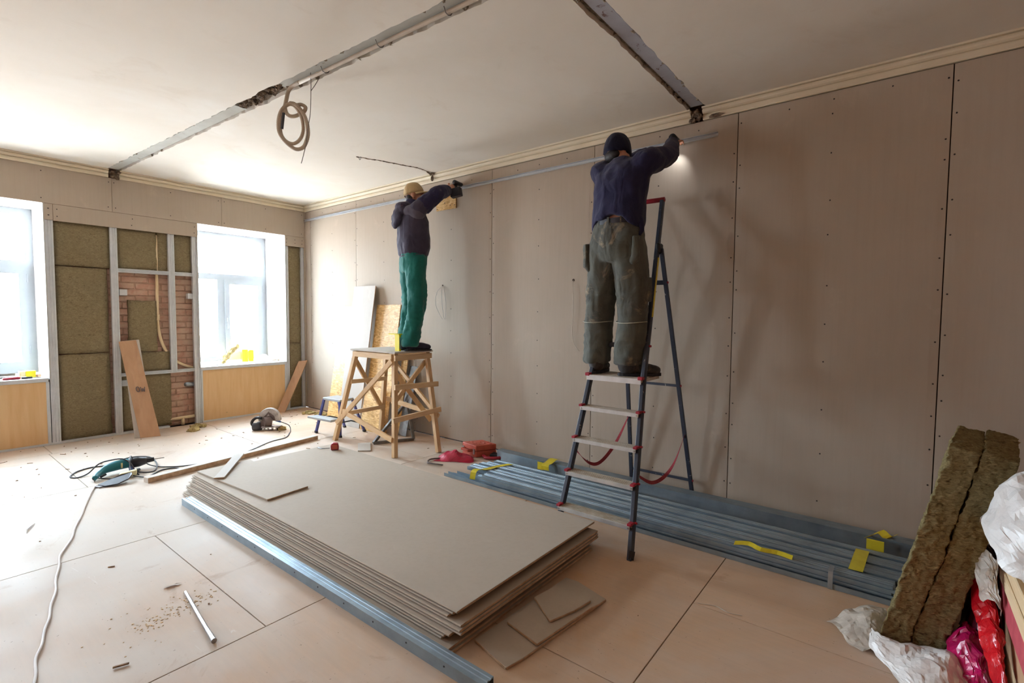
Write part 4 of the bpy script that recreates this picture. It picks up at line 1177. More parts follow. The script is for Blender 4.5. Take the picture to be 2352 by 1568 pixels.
# conduit lying in the chase
o = thing('ceiling_conduit', (5.0, -2.1, CZ - .02), 'straight grey conduit clipped along the ceiling chase', 'conduit')
mk('hose', MB().tube([(3.74 + .2 * k, yl(3.74 + .2 * k) + .012, CZ - .003) for k in range(14)], .0125, 10), MT['hose'], o, smooth=True)
for x in (4.05, 4.6, 5.15):
    mk('clip', MB().tube([(x, yl(x) - .02, CZ + .012), (x, yl(x) - .006, CZ - .014), (x, yl(x) + .012, CZ - .020), (x, yl(x) + .03, CZ - .012), (x, yl(x) + .045, CZ + .012)], .003, 5), MT['wire'], o)
o = thing('ceiling_wire', (3.8, -2.1, 2.6), 'thin bare wire dangling from the ceiling beside the coil', 'wire')
mk('wire', MB().tube(catmull([(3.90, -2.135, CZ + .02), (3.885, -2.125, 2.985), (3.875, -2.12, 2.94), (3.865, -2.12, 2.80), (3.85, -2.13, 2.70), (3.835, -2.14, 2.58), (3.80, -2.155, 2.46)], 6), .0024, 5), MT['wire'], o, smooth=True)
mk('wire', MB().tube(catmull([(3.925, -2.085, CZ), (3.90, -2.10, 2.985), (3.875, -2.12, 2.94)], 5), .0024, 5), MT['wire'], o, smooth=True)

# ------------------------------------------------------------------ toolbox corner
TB = thing('tool_case', (3.72, -.24, 0), 'orange plastic tool case on the floor against the drywall', 'tool case')
e1 = Vector((.235, -.045, 0)); e2 = Vector((.10, .19, 0))
e1 = Vector((3.80, -.375, 0)) - Vector((3.575, -.335, 0)); e2 = Vector((3.915, -.17, 0)) - Vector((3.80, -.375, 0))
o0 = Vector((3.575, -.335, 0))
a1, a2, a3 = e1.normalized(), e2.normalized(), Vector((0, 0, 1))
l1, l2 = e1.length, e2.length
def tb(p, q, r_): return o0 + e1 * p + e2 * q + Vector((0, 0, r_))
def tbox(p0, p1, q0, q1, z0, z1): return MB().hexa([tb(p0, q0, z0), tb(p1, q0, z0), tb(p1, q1, z0), tb(p0, q1, z0)], [tb(p0, q0, z1), tb(p1, q0, z1), tb(p1, q1, z1), tb(p0, q1, z1)])
mk('case_base', tbox(0, 1, .06, 1, .002, .062), MT['orange_case'], TB, bevel=.008, seg=2)
lid = mk('case_lid', tbox(0, 1, .06, 1, .064, .122), MT['orange_case'], TB, bevel=.008, seg=2)
for p, q in ((.2, .3), (.45, .3), (.7, .3), (.3, .6), (.6, .6), (.8, .75), (.5, .8)):
    mk('moulded_rib', tbox(p, p + .14, q, q + .08, .120, .127), MT['orange_case'], lid, bevel=.003)
hd = MB().merge(tbox(.24, .30, -.14, .08, .05, .078)).merge(tbox(.70, .76, -.14, .08, .05, .078)).merge(tbox(.24, .76, -.16, -.08, .05, .078))
mk('handle', hd, MT['orange_case'], TB, bevel=.006)
for p in (.08, .84):
    mk('latch', tbox(p, p + .10, .02, .07, .03, .085), MT['steel'], TB, bevel=.003)
# red film scrap and red clamp
def crumple(c, sx, sy, sz_, seed, n=18, amp=.3, yaw=0.0):
    """crumpled film: a domed sheet with sharp folds"""
    V, F = [], []
    R = Matrix.Rotation(yaw, 3, 'Z')
    for j in range(n + 1):
        for i in range(n + 1):
            u, v = i / n * 2 - 1, j / n * 2 - 1
            r = min(1, math.sqrt(u * u + v * v))
            h = (1 - r ** 2.2)
            q = noise.noise(Vector((u * 1.9 + seed, v * 1.9, seed * .7)))
            q2 = abs(noise.noise(Vector((u * 4.2 + seed, v * 4.2, seed)))) 
            zz = max(0.0, sz_ * (h * (0.75 + amp * q) + .30 * q2 * h - .02))
            k = 1 + .22 * noise.noise(Vector((u * 1.3, v * 1.3, seed + 4)))
            p = Vector((u * sx * k / 2 * (1.1 if r < 1 else 1), v * sy * k / 2, 0)) + Vector((q * sx * .08, q2 * sy * .08, 0))
            p = R @ p
            V.append(Vector(c) + p + Vector((0, 0, zz + .003)))
    for j in range(n):
        for i in range(n):
            a = j * (n + 1) + i
            F.append((a, a + 1, a + n + 2)); F.append((a, a + n + 2, a + n + 1))
    return MB().add(V, F)
def film(nm, lab, cat, mb, mat, parent=None, smooth=False):
    o = mk(nm, mb, MT[mat], parent, smooth=smooth, label=lab, cat=cat)
    k = o.modifiers.new('thick', 'SOLIDIFY'); k.thickness = .0012; k.offset = 0
    return o
film('plastic_scrap', 'crumpled crimson plastic film on the floor before the orange case', 'plastic film', crumple((3.68, -.53, 0), .34, .20, .085, 3.3, amp=.5, yaw=.5), 'red_film')
o = thing('red_clamp', (3.93, -.22, 0), 'red looped tool with dark centre on the floor beside the steel pile', 'tool')
mk('body', MB().tube(catmull([(3.85, -.30, .02), (3.93, -.34, .02), (4.02, -.29, .022), (4.045, -.20, .022), (3.98, -.15, .02)], 5), [.016] * 21, 8, flat=.9), MT['red_plastic'], o, smooth=True)
mk('jaw', MB().obox((3.95, -.22, .026), ((1, .3, 0), (-.3, 1, 0), (0, 0, 1)), (.05, .045, .014)), MT['black'], o, bevel=.006)
# snips
o = thing('metal_snips', (3.62, -.7, 0), 'open dark metal snips on the floor before the profile pile', 'snips')
mk('handle', MB().tube(catmull([(3.64, -.58, .012), (3.57, -.64, .014), (3.53, -.71, .014), (3.545, -.76, .012)], 5), .008, 6), MT['tool_dark'], o)
mk('handle', MB().tube(catmull([(3.75, -.76, .012), (3.68, -.79, .014), (3.60, -.81, .014), (3.55, -.76, .012)], 5), .008, 6), MT['tool_dark'], o)
# red tape measure
o = thing('tape_measure', (2.94, -1.39, TOPZ), 'small red tape measure with its blade pulled out on the far corner of the stack', 'tape measure')
TO = Vector((2.945, -1.385, TOPZ + .001))
mk('housing', MB().extr([(-.035, 0), (.035, 0), (.037, .03), (.028, .062), (-.02, .065), (-.037, .045)], TO, (.55, .83, 0), (0, 0, 1), (.040, -.026, 0)), MT['red_plastic'], o, bevel=.006)
mk('side_label', MB().extr([(-.026, .010), (.026, .010), (.024, .05), (-.024, .052)], TO + Vector((.041, -.027, 0)), (.55, .83, 0), (0, 0, 1), (.002, -.0013, 0)), MT['orange_case'], o)
mk('blade', MB().tube(catmull([TO + Vector(q_) for q_ in ((-.02, -.04, .012), (-.06, -.07, .008), (-.10, -.085, .004), (-.16, -.08, .004))], 5), .006, 6, flat=.4), MT['dark_steel'], o)
# rebar stick / cord end near the strip
# ------------------------------------------------------------------ circular saw
cs = thing('circular_saw', (1.05, -1.06, 0), 'grey circular saw tipped on its side on the floor below the plywood apron', 'circular saw')
SC = Vector((1.02, -1.09, 0))
ru = Vector((.786, .618, 0)); bk_ = Vector((-.618, .786, 0)); up = Vector((0, 0, 1))
def sw(a, b_, c): return SC + ru * a + bk_ * b_ + up * c
gd = MB()
arc = [(math.cos(t) * .125, math.sin(t) * .125) for t in [PI * (.02 + .96 * k / 14) for k in range(15)]]
gd.extr(arc + [(-.13, -.03), (.13, -.03)], sw(.02, -.02, .14), ru, up, bk_ * .07)
mk('blade_guard', gd, MT['grey_tool'], cs, bevel=.008, seg=2, auto=40)
mk('guard_slot', MB().extr([(-.06, .015), (.0, .085), (.07, .03), (.085, -.02), (.06, -.02), (.0, .055), (-.04, .01)], sw(.02, -.024, .14), ru, up, bk_ * .006), MT['tool_dark'], cs)
mk('motor', MB().tube([sw(-.02, -.06, .10), sw(.03, -.01, .10)], [.062, .07], 16), MT['tool_dark'], cs, smooth=False)
mk('housing', MB().hexa([sw(-.16, -.07, .015), sw(.04, -.07, .03), sw(.04, .03, .03), sw(-.16, .03, .015)], [sw(-.12, -.05, .10), sw(.06, -.05, .14), sw(.06, .03, .14), sw(-.12, .03, .10)]), MT['tool_dark'], cs, bevel=.02, seg=3)
mk('handle', MB().tube(catmull([sw(-.06, -.03, .145), sw(-.12, -.035, .15), sw(-.165, -.04, .115), sw(-.175, -.04, .075), sw(-.14, -.04, .045), sw(-.09, -.04, .05)], 6), .017, 10), MT['black'], cs, smooth=True)
mk('grip', MB().tube([sw(-.15, -.06, .045), sw(-.06, -.05, .05)], [.045, .05], 14), MT['cable_dark'], cs, smooth=True)
mk('base_plate', MB().obox(sw(.06, -.02, .045), (ru, bk_, up), (.10, .06, .004)), MT['steel'], cs)
for k in range(4): mk('plate_lug', MB().obox(sw(-.02 + .05 * k, -.05, .025), (ru + up * .6, bk_, up), (.008, .012, .022)), MT['steel'], cs)
mk('cord_sleeve', MB().tube([sw(.10, .0, .115), sw(.16, .0, .095)], [.014, .010], 10), MT['blue_plastic'], cs, smooth=True)
mk('power_cord', MB().tube(catmull([sw(.16, 0, .095), (1.20, -.92, .05), (1.30, -.95, .006), (1.44, -1.04, .006), (1.60, -1.17, .006), (1.66, -1.38, .006), (1.89, -1.75, .006), (1.955, -2.02, .006), (1.93, -2.27, .006), (1.80, -2.43, .006), (1.70, -2.50, .02), (1.64, -2.53, .05)], 8), .0052, 6), MT['cable_dark'], cs, smooth=True)
# ------------------------------------------------------------------ drill and its cable
dr = thing('power_drill', (1.68, -2.7, 0), 'teal corded drill lying on the floor among loops of its cable', 'drill')
D0, D1 = Vector((1.84, -2.92, .04)), Vector((1.70, -2.53, .075))
P_ = [Vector((1.84, -2.93, .035)), Vector((1.77, -2.89, .045)), Vector((1.715, -2.83, .06)), Vector((1.69, -2.75, .07)), Vector((1.69, -2.68, .072)), Vector((1.695, -2.62, .075)), Vector((1.70, -2.585, .075))]
mk('housing', MB().tube(catmull(P_, 4), [.018, .020, .021, .022, .023, .025, .028, .031, .034, .037, .040, .042, .043, .043, .043, .042, .042, .041, .040, .039, .038, .037, .034, .032, .03], 12), MT['teal'], dr, smooth=True)
mk('gearbox', MB().tube([Vector((1.695, -2.66, .07)), Vector((1.70, -2.585, .07)), Vector((1.712, -2.53, .072))], [.047, .045, .03], 12), MT['black'], dr, smooth=True)
mk('chuck', MB().tube([Vector((1.712, -2.54, .072)), Vector((1.725, -2.475, .074))], [.024, .019], 10), MT['black'], dr)
mk('drill_bit', MB().tube([Vector((1.725, -2.475, .074)), Vector((1.745, -2.40, .076))], .004, 6), MT['steel'], dr)
mk('side_handle', MB().tube([Vector((1.70, -2.64, .05)), Vector((1.77, -2.66, .03)), Vector((1.83, -2.67, .024))], [.02, .017, .02], 10), MT['blue_plastic'], dr, smooth=True)
mk('vent_slots', MB().obox((1.742, -2.72, .074), ((0, 1, 0), (1, 0, 0), (0, 0, 1)), (.006, .003, .022)), MT['cream_plastic'], dr)
mk('trigger', MB().tube([(1.80, -2.88, .025), (1.765, -2.84, .03)], .009, 8), MT['black'], dr)
loops = [[(1.84, -2.94, .03), (1.77, -2.92, .006), (1.70, -2.90, .006), (1.80, -2.86, .006), (1.90, -2.79, .006)],
         [(1.36, -2.76, .006), (1.33, -2.85, .006), (1.38, -2.95, .006), (1.47, -3.01, .006), (1.55, -3.03, .006), (1.60, -2.99, .006), (1.58, -2.92, .02), (1.60, -2.85, .09), (1.64, -2.78, .115), (1.70, -2.70, .12), (1.77, -2.66, .08), (1.80, -2.64, .02), (1.9, -2.64, .006)],
         [(1.36, -2.76, .006), (1.28, -2.65, .006), (1.22, -2.55, .006), (1.24, -2.46, .006), (1.36, -2.40, .006), (1.58, -2.42, .006), (1.78, -2.47, .012), (1.88, -2.52, .006), (1.87, -2.58, .006), (1.78, -2.63, .006)],
         [(2.07, -2.64, .006), (1.97, -2.55, .006), (1.90, -2.47, .006), (1.91, -2.39, .006), (1.96, -2.355, .006), (2.02, -2.36, .006), (2.10, -2.42, .006), (2.13, -2.52, .006), (2.10, -2.59, .006), (2.01, -2.66, .016), (1.92, -2.69, .02), (1.82, -2.68, .06), (1.74, -2.66, .118), (1.66, -2.63, .12), (1.62, -2.60, .03)]]
for l_ in loops: mk('power_cord', MB().tube(catmull(l_, 7), .0058, 6), MT['cable_dark'], dr, smooth=True)
o = thing('trowel_blade', (2.02, -2.82, 0), 'dark flat smoothing trowel lying beside the drill', 'trowel')
mk('blade', MB().add([(1.99, -2.94, .006), (2.06, -2.91, .004), (2.10, -2.84, .012), (2.08, -2.76, .03), (2.03, -2.72, .05), (1.97, -2.71, .05), (1.96, -2.78, .045), (1.965, -2.87, .02), (1.99, -2.94, .016), (2.06, -2.91, .014), (2.10, -2.84, .022), (2.08, -2.76, .04), (2.03, -2.72, .06), (1.97, -2.71, .06), (1.96, -2.78, .055), (1.965, -2.87, .03)],
   [tuple(reversed(range(8))), tuple(range(8, 16))] + [(i, (i + 1) % 8, 8 + (i + 1) % 8, 8 + i) for i in range(8)]), MT['cable_dark'], o)
mk('tip', MB().obox((2.025, -2.945, .008), ((1, .4, 0), (-.4, 1, 0), (0, 0, 1)), (.03, .012, .004)), MT['white'], o)
ec = thing('extension_cord', (3.3, -3.3, 0), 'pale extension cord winding over the floor from its cream socket to the front', 'extension cord')
cpts = [(1.93, -2.80, .02), (1.93, -2.89, .007), (1.98, -2.95, .007), (2.10, -3.0, .007), (2.44, -3.11, .007), (2.66, -3.175, .007), (2.79, -3.22, .007), (2.92, -3.262, .007), (3.05, -3.295, .007), (3.18, -3.345, .007), (3.32, -3.40, .007), (3.46, -3.425, .007), (3.63, -3.468, .007), (3.78, -3.492, .007), (3.93, -3.535, .007), (4.05, -3.558, .007), (4.16, -3.592, .007), (4.28, -3.618, .007), (4.38, -3.652, .007), (4.50, -3.668, .007), (4.62, -3.695, .007), (4.80, -3.73, .007), (5.2, -3.8, .007)]
mk('cable', MB().tube(catmull(cpts, 7), .0062, 8), MT['cord'], ec, smooth=True)
mk('socket', MB().obox((1.90, -2.715, .03), ((.35, .9, .15), (-.9, .35, 0), (0, 0, 1)), (.06, .026, .024)), MT['cream_plastic'], ec, bevel=.008, seg=2)
mk('plug', MB().tube([(1.87, -2.67, .035), (1.85, -2.62, .04)], [.018, .012], 10), MT['cable_dark'], ec, smooth=True)

# ------------------------------------------------------------------ loose bits on the floor
mk('steel_tube', MB().tube([(4.30, -3.085, .008), (4.55, -3.118, .0085), (4.70, -3.137, .0095), (4.825, -3.152, .011)], [.0075, .008, .009, .0115], 10), MT['steel'], label='short flattened metal tube on the floor in the sawdust', cat='metal tube', auto=50)
mk('wood_stick', MB().obox((4.69, -3.445, .006), ((.35, .9, 0), (-.9, .35, 0), (0, 0, 1)), (.026, .0035, .003)), MT['chip'], label='short dark wood stick on the floor near the front left', cat='wood stick')
mk('dry_leaf', MB().add([(4.15, -3.14, .004), (4.175, -3.125, .014), (4.165, -3.10, .008), (4.175, -3.085, .012), (4.18, -3.06, .004), (4.155, -3.09, .003), (4.15, -3.115, .003)], [(0, 1, 6), (1, 2, 5, 6), (2, 3, 5), (3, 4, 5)]), MT['chip'], label='curled brown shaving on the floor above the metal tube', cat='wood shaving')
mk('wood_splinter', MB().tube([(2.58, -3.40, .005), (2.68, -3.45, .008), (2.74, -3.46, .004)], [.002, .005, .002], 6), MT['drywall_pale'], label='thin pale splinter on the floor left of the extension cord', cat='wood splinter')
mk('white_string', MB().tube(catmull([(6.36, -1.53, .003), (6.44, -1.50, .003), (6.50, -1.52, .004), (6.56, -1.50, .003)], 5), .0018, 5), MT['wire_white'], label='short white string on the floor near the long floor joint', cat='string')
rd = random.Random(31)
m = MB()
for i in range(200):
    t = rd.random()
    if t < .6:
        k = rd.random(); c = Vector((4.28 + .30 * k, -3.36 + .42 * (1 - k) * 0 + .40 * k * 0, 0))
        c = Vector((4.46, -3.33, 0)).lerp(Vector((4.40, -2.98, 0)), rd.random()) + Vector((rd.gauss(0, .03), rd.gauss(0, .03), 0))
    else:
        c = Vector((4.42, -3.18, 0)) + Vector((rd.gauss(0, .10), rd.gauss(0, .16), 0))
    s_ = rd.uniform(.0015, .005)
    m.merge(lump((c.x, c.y, s_ * .2), (s_, s_, s_ * .25), rd))
mk('sawdust', m, MT['sawdust'], kind='stuff', label='scattered sawdust crumbs around the metal tube', cat='sawdust')
m = MB()
for i in range(170):
    c = Vector((rd.uniform(.15, 6.2), rd.uniform(-4.2, -.1), 0))
    if rd.random() < .45: c.x = rd.uniform(.1, 1.4)
    if 2.75 < c.x < 5.8 and -2.7 < c.y < -1.3: continue
    if c.x > 3.9 and c.y > -1.0: continue
    s_ = rd.uniform(.002, .007)
    if rd.random() < .25: m.obox((c.x, c.y, .003), ((math.cos(i), math.sin(i), 0), (-math.sin(i), math.cos(i), 0), (0, 0, 1)), (rd.uniform(.008, .03), .003, .002))
    else: m.merge(lump((c.x, c.y, s_ * .4), (s_, s_ * rd.uniform(.6, 1.6), s_ * .5), rd))
mk('floor_debris', m, MT['chip'], kind='stuff', label='small chips and crumbs strewn over the floor', cat='debris')
def tuft(c, s_, lab, seed):
    m = MB(); rt = random.Random(seed)
    for i in range(16):
        p = Vector(c) + Vector((rt.gauss(0, s_ * .5), rt.gauss(0, s_ * .5), 0))
        h = rt.uniform(.012, .03)
        m.merge(lump((p.x, p.y, h * .6), (rt.uniform(.02, .045), rt.uniform(.02, .045), h), rt))
    mk('wool_tuft', m, MT['wool_tuft'], label=lab, cat='insulation scrap', group='mineral wool scraps on the floor')
tuft((.24, -1.60, 0), .09, 'mineral wool scrap on the floor below the open brick bay', 1)
tuft((.42, -1.70, 0), .04, 'small flat wool scrap just before the scrap at the brick bay', 2)
tuft((.48, -.24, 0), .07, 'mineral wool scrap on the floor in the room corner', 3)
tuft((.72, -.20, 0), .06, 'mineral wool scrap on the floor beside the stool and wall', 4)
tuft((1.16, -.99, 0), .025, 'small orange wool scrap by the circular saw', 5)

# ------------------------------------------------------------------ things on the window sills
o = thing('yellow_pack', (-.5, -.70, WZ0), 'left of two bright yellow packs standing on the window sill', 'pack')
mk('carton', MB().box(-.52, -.46, -.735, -.655, WZ0, .895), MT['yellow'], o, bevel=.003)
mk('carton_flap', MB().box(-.459, -.457, -.73, -.70, WZ0 + .004, .885), MT['tape'], o)
o = thing('yellow_pack', (-.5, -.61, WZ0), 'right narrower one of two bright yellow packs standing on the window sill', 'pack')
mk('carton', MB().box(-.52, -.46, -.632, -.575, WZ0, .885), MT['yellow'], o, bevel=.003)
mk('carton_flap', MB().box(-.459, -.457, -.65, -.634, WZ0 + .01, .87), MT['tape'], o)
m = MB()
p, q = Vector((-.42, -1.02, .745)), Vector((-.46, -.80, .955))
for k in range(18):
    t = k / 17
    m.merge(lump(p.lerp(q, t) + Vector((U(-.012, .012), U(-.012, .012), U(-.012, .012))), (.03, .03, .032), rd))
mk('wool_scrap', m, MT['wool_tuft'], label='slanting mineral wool scrap propped against the yellow packs on the sill', cat='insulation scrap')
film('white_bag', 'crumpled white bag on the sill right of the yellow packs', 'bag', crumple((-.40, -.47, WZ0), .17, .22, .13, 5.1), 'bag_white')
o = thing('plastic_strip', (-.2, -.8, WZ0), 'pale flat strips lying along the sill front under the yellow packs', 'strip')
mk('strip', MB().obox((-.16, -.62, WZ0 + .006), ((.3, 1, 0), (-1, .3, 0), (0, 0, 1)), (.20, .02, .005)), MT['drywall_pale'], o)
mk('strip', MB().obox((-.22, -1.05, WZ0 + .005), ((-.1, 1, 0), (-1, -.1, 0), (0, 0, 1)), (.22, .03, .004)), MT['white'], o)
o = thing('wire_coil', (-.15, -.38, WZ0), 'small coil of brown wire at the right end of the sill', 'wire')
mk('wire', MB().tube(catmull([(-.15 + .05 * math.cos(a), -.40 + .05 * math.sin(a), WZ0 + .012 + .002 * a) for a in [k * .7 for k in range(20)]], 3), .004, 6), MT['chip'], o, smooth=True)
o = thing('yellow_block', (-.25, -3.0, WZ0), 'yellow and cream block standing on the left window sill', 'block')
mk('front', MB().box(-.27, -.20, -3.055, -2.975, WZ0, .790), MT['yellow'], o, bevel=.003)
mk('side', MB().box(-.27, -.20, -3.105, -3.056, WZ0, .790), MT['cream_plastic'], o, bevel=.003)
o = thing('screwdriver', (-.1, -3.1, WZ0), 'red handled screwdriver with black grip on the left window sill', 'screwdriver')
mk('handle', MB().tube([(-.10, -3.24, WZ0 + .016), (-.10, -3.13, WZ0 + .018), (-.10, -3.11, WZ0 + .016)], [.014, .017, .012], 10), MT['red_plastic'], o, smooth=True)
mk('grip', MB().tube([(-.10, -3.10, WZ0 + .014), (-.10, -3.02, WZ0 + .014)], [.013, .010], 10), MT['black'], o, smooth=True)
mk('shaft', MB().tube([(-.10, -3.02, WZ0 + .012), (-.10, -2.95, WZ0 + .01)], .004, 6), MT['steel'], o)
mk('cork_reel', MB().tube([(-.20, -2.965, WZ0 + .02), (-.18, -2.95, WZ0 + .02)], .018, 12), MT['ply_tan'], label='small brown reel on the left sill beside the yellow block', cat='reel')
mk('metal_rule', MB().obox((-.05, -3.15, WZ0 + .003), ((0, 1, 0), (1, 0, 0), (0, 0, 1)), (.22, .012, .003)), MT['steel'], label='flat metal rule along the front edge of the left sill', cat='ruler')
mk('grey_bracket', MB().box(-.40, -.30, -3.30, -3.11, WZ0, .735).box(-.40, -.395, -3.30, -3.11, WZ0, .76), MT['dark_steel'], label='grey metal bracket lying deep on the left sill', cat='bracket')

# yellow angle standing by the first man's feet
o = thing('yellow_level', (2.98, -.72, 1.045), 'yellow bracket shaped guide standing on the trestle beside the shoe', 'level')
mk('upright', MB().box(2.975, 3.045, -.70, -.675, 1.046, 1.215), MT['yellow'], o, bevel=.002)
mk('ledge', MB().box(2.885, 3.05, -.71, -.66, 1.215, 1.225), MT['yellow'], o, bevel=.002)
mk('grey_label', MB().box(3.0455, 3.046, -.695, -.68, 1.07, 1.19), MT['galv'], o)
# ------------------------------------------------------------------ people
def ring(c, rx, ry, n=16, M=None, sq=1.0):
    out = []
    for k in range(n):
        a = 2 * PI * k / n
        ca, sa = math.cos(a), math.sin(a)
        p = Vector((math.copysign(abs(ca) ** sq, ca) * rx, math.copysign(abs(sa) ** sq, sa) * ry, 0))
        out.append(Vector(c) + (M @ p if M else p))
    return out
def torso(m, rows, n=18, sq=.85):
    m.loft([ring(c, rx, ry, n, None, sq) for c, rx, ry in rows])
def limb(m, pts, rad, n=6, seg=12):
    P = catmull(pts, n)
    R = []
    for i in range(len(rad) - 1):
        for k in range(n): R.append(rad[i] + (rad[i + 1] - rad[i]) * k / n)
    R.append(rad[-1])
    m.tube(P, R, seg)
def hand(m, wr, d, pn, curl=1.0, side=1, s_=1.0):
    """palm and five fingers: wr wrist, d towards the fingers, pn palm normal, side = +1 when the thumb is on d x pn"""
    wr, d, pn = Vector(wr), Vector(d).normalized(), Vector(pn).normalized()
    pn = (pn - d * pn.dot(d)).normalized()
    l = d.cross(pn).normalized() * side
    M = Matrix((l, pn, d)).transposed()
    m.ell(wr + d * .052 * s_, (.040 * s_, .017 * s_, .055 * s_), M, 12, 8)
    lens = [.072, .080, .074, .058]
    for k in range(4):
        base = wr + d * (.092 - .004 * abs(k - 1.2)) * s_ + l * (.030 - .0205 * k) * s_
        L3 = [lens[k] * .45 * s_, lens[k] * .33 * s_, lens[k] * .25 * s_]
        ang = .25 * curl; p = base; pts = [base - d * .02 * s_, base]
        for q in L3:
            dd = (d * math.cos(ang) + pn * math.sin(ang))
            p = p + dd * q; pts.append(p); ang += .62 * curl
        m.tube(pts, [.0092 * s_, .0092 * s_, .0088 * s_, .008 * s_, .0066 * s_], 8)
    b_ = wr + d * .028 * s_ + l * .030 * s_
    t1 = b_ + (l * .75 + d * .55 + pn * .35).normalized() * .036 * s_
    t2 = t1 + (l * .25 + d * .75 + pn * .6 * curl).normalized() * .030 * s_
    t3 = t2 + (l * -.05 + d * .75 + pn * .8 * curl).normalized() * .022 * s_
    m.tube([b_ - l * .015 * s_, b_, t1, t2, t3], [.012 * s_, .0125 * s_, .011 * s_, .0095 * s_, .0075 * s_], 8)
def head(m, c, R, s_=1.0):
    """c head centre, R rotation matrix (face along local +y)"""
    def q(p): return Vector(c) + R @ (Vector(p) * s_)
    m.ell(q((0, -.006, .022)), (.076 * s_, .094 * s_, .098 * s_), R, 18, 12)       # cranium
    m.ell(q((0, .030, -.045)), (.058 * s_, .062 * s_, .072 * s_), R, 16, 10)       # face and jaw
    m.ell(q((0, .066, -.092)), (.026 * s_, .022 * s_, .020 * s_), R)               # chin
    m.tube([q((0, .086, .004)), q((0, .106, -.026)), q((0, .094, -.038))], [.008 * s_, .0135 * s_, .009 * s_], 8)   # nose
    m.ell(q((0, .082, -.062)), (.024 * s_, .010 * s_, .007 * s_), R, 10, 6)        # lips
    m.ell(q((0, .078, .022)), (.052 * s_, .014 * s_, .009 * s_), R, 12, 6)         # brow
    for s2 in (-1, 1):
        m.ell(q((s2 * .077, -.006, -.012)), (.010 * s_, .019 * s_, .031 * s_), R, 10, 8)    # ears
        m.ell(q((s2 * .030, .080, .006)), (.012 * s_, .007 * s_, .007 * s_), R, 8, 6)       # eyes
def folds(mb, amp, sc_, stretch=(1, 1, .45), seed=0.0, mask=None):
    Nn = normals(mb)
    out = []
    for p, n in zip(mb.v, Nn):
        q = Vector((p.x * sc_ * stretch[0] + seed, p.y * sc_ * stretch[1], p.z * sc_ * stretch[2]))
        a = 1 - abs(noise.noise(q)) * 2.2
        b_ = noise.noise(q * 2.3 + Vector((7, 3, 1)))
        k = mask(p) if mask else 1.0
        out.append(p + n * amp * k * (a * .7 + b_ * .5))
    mb.v = out
    return mb
def cutz(mb, fn):
    """drop faces whose centre fails fn"""
    keep = [f for f in mb.f if fn(sum((mb.v[i] for i in f), Vector()) / len(f))]
    used = sorted({i for f in keep for i in f}); ix = {a: b for b, a in enumerate(used)}
    r = MB(); r.v = [mb.v[i] for i in used]; r.f = [tuple(ix[i] for i in f) for f in keep]
    return r
def placer(base, yaw):
    M = Matrix.Translation(Vector(base)) @ Matrix.Rotation(yaw, 4, 'Z')
    return M

# ================= man in green trousers on the trestle
B1 = (3.03, -.555, TZ + .001)
W1 = placer(B1, math.radians(-22)) @ Matrix.Diagonal((1, 1, 1.03, 1))
p1 = thing('person', B1, 'man in charcoal jacket, green trousers and beige cap standing on the trestle', 'person')
HR1 = Matrix.Rotation(math.radians(-30), 3, 'Z') @ Matrix.Rotation(math.radians(14), 3, 'X')
hc1 = (0, .065, 1.572)
sh = {1: (.175, .035, 1.395), -1: (-.175, .035, 1.395)}
el = {1: (.225, .235, 1.565), -1: (-.27, .24, 1.50)}
wr = {1: (.055, .415, 1.660), -1: (-.20, .42, 1.655)}
ank = {1: (.085, -.015, .085), -1: (-.085, -.03, .085)}
kn = {1: (.095, .045, .48), -1: (-.095, .035, .48)}
hp = {1: (.085, .045, .90), -1: (-.085, .045, .90)}
b = MB()
head(b, hc1, HR1)
limb(b, [(0, .03, 1.40), (0, .035, 1.46), (0, .055, 1.54)], [.062, .055, .054])
torso(b, [((0, .045, .86), .15, .105), ((0, .05, .95), .155, .11), ((0, .05, 1.06), .14, .10), ((0, .045, 1.2), .155, .11), ((0, .04, 1.32), .165, .105), ((0, .035, 1.40), .14, .08), ((0, .033, 1.44), .07, .06)])
for s_ in (1, -1):
    limb(b, [(s_ * .10, .035, 1.37), sh[s_], el[s_], wr[s_]], [.055, .052, .040, .028])
    limb(b, [(s_ * .07, .045, .95), hp[s_], kn[s_], ank[s_], (ank[s_][0], ank[s_][1], .05)], [.09, .088, .058, .040, .038])
    b.ell((ank[s_][0], ank[s_][1] + .06, .045), (.04, .11, .035))
    hd_ = Vector((-.06, .9, .5)) if s_ > 0 else Vector((.15, .9, .4))
    hand(b, wr[s_], hd_, (-.3 * s_, .25, -.9) if s_ < 0 else (-.9, .1, -.2), 1.1, 1 if s_ > 0 else -1)
b = remesh(b, .0065, 3)
mk('body', b.xf(W1), MT['skin'], p1, smooth=True)
# trousers
t = MB()
torso(t, [((0, .045, .80), .13, .115), ((0, .042, .88), .168, .128), ((0, .045, .98), .168, .125), ((0, .048, 1.06), .158, .118)])
for s_ in (1, -1):
    limb(t, [(s_ * .075, .042, .93), (s_ * .088, .042, .80), (s_ * .095, .052, .62), (s_ * .097, .05, .48), (s_ * .094, .025, .30), (s_ * .09, -.01, .12), (s_ * .09, -.012, .055)], [.112, .108, .094, .088, .082, .080, .084], 6, 16)
t = remesh(t, .011, 3)
folds(t, .013, 9, (1, 1, .5), 2.0)
folds(t, .011, 13, (.5, .5, 1.4), 9.0, lambda p: 1.0 if p.z < .35 or .40 < p.z < .62 else .3)
mk('trousers', t.xf(W1), MT['trousers1'], p1, smooth=True)
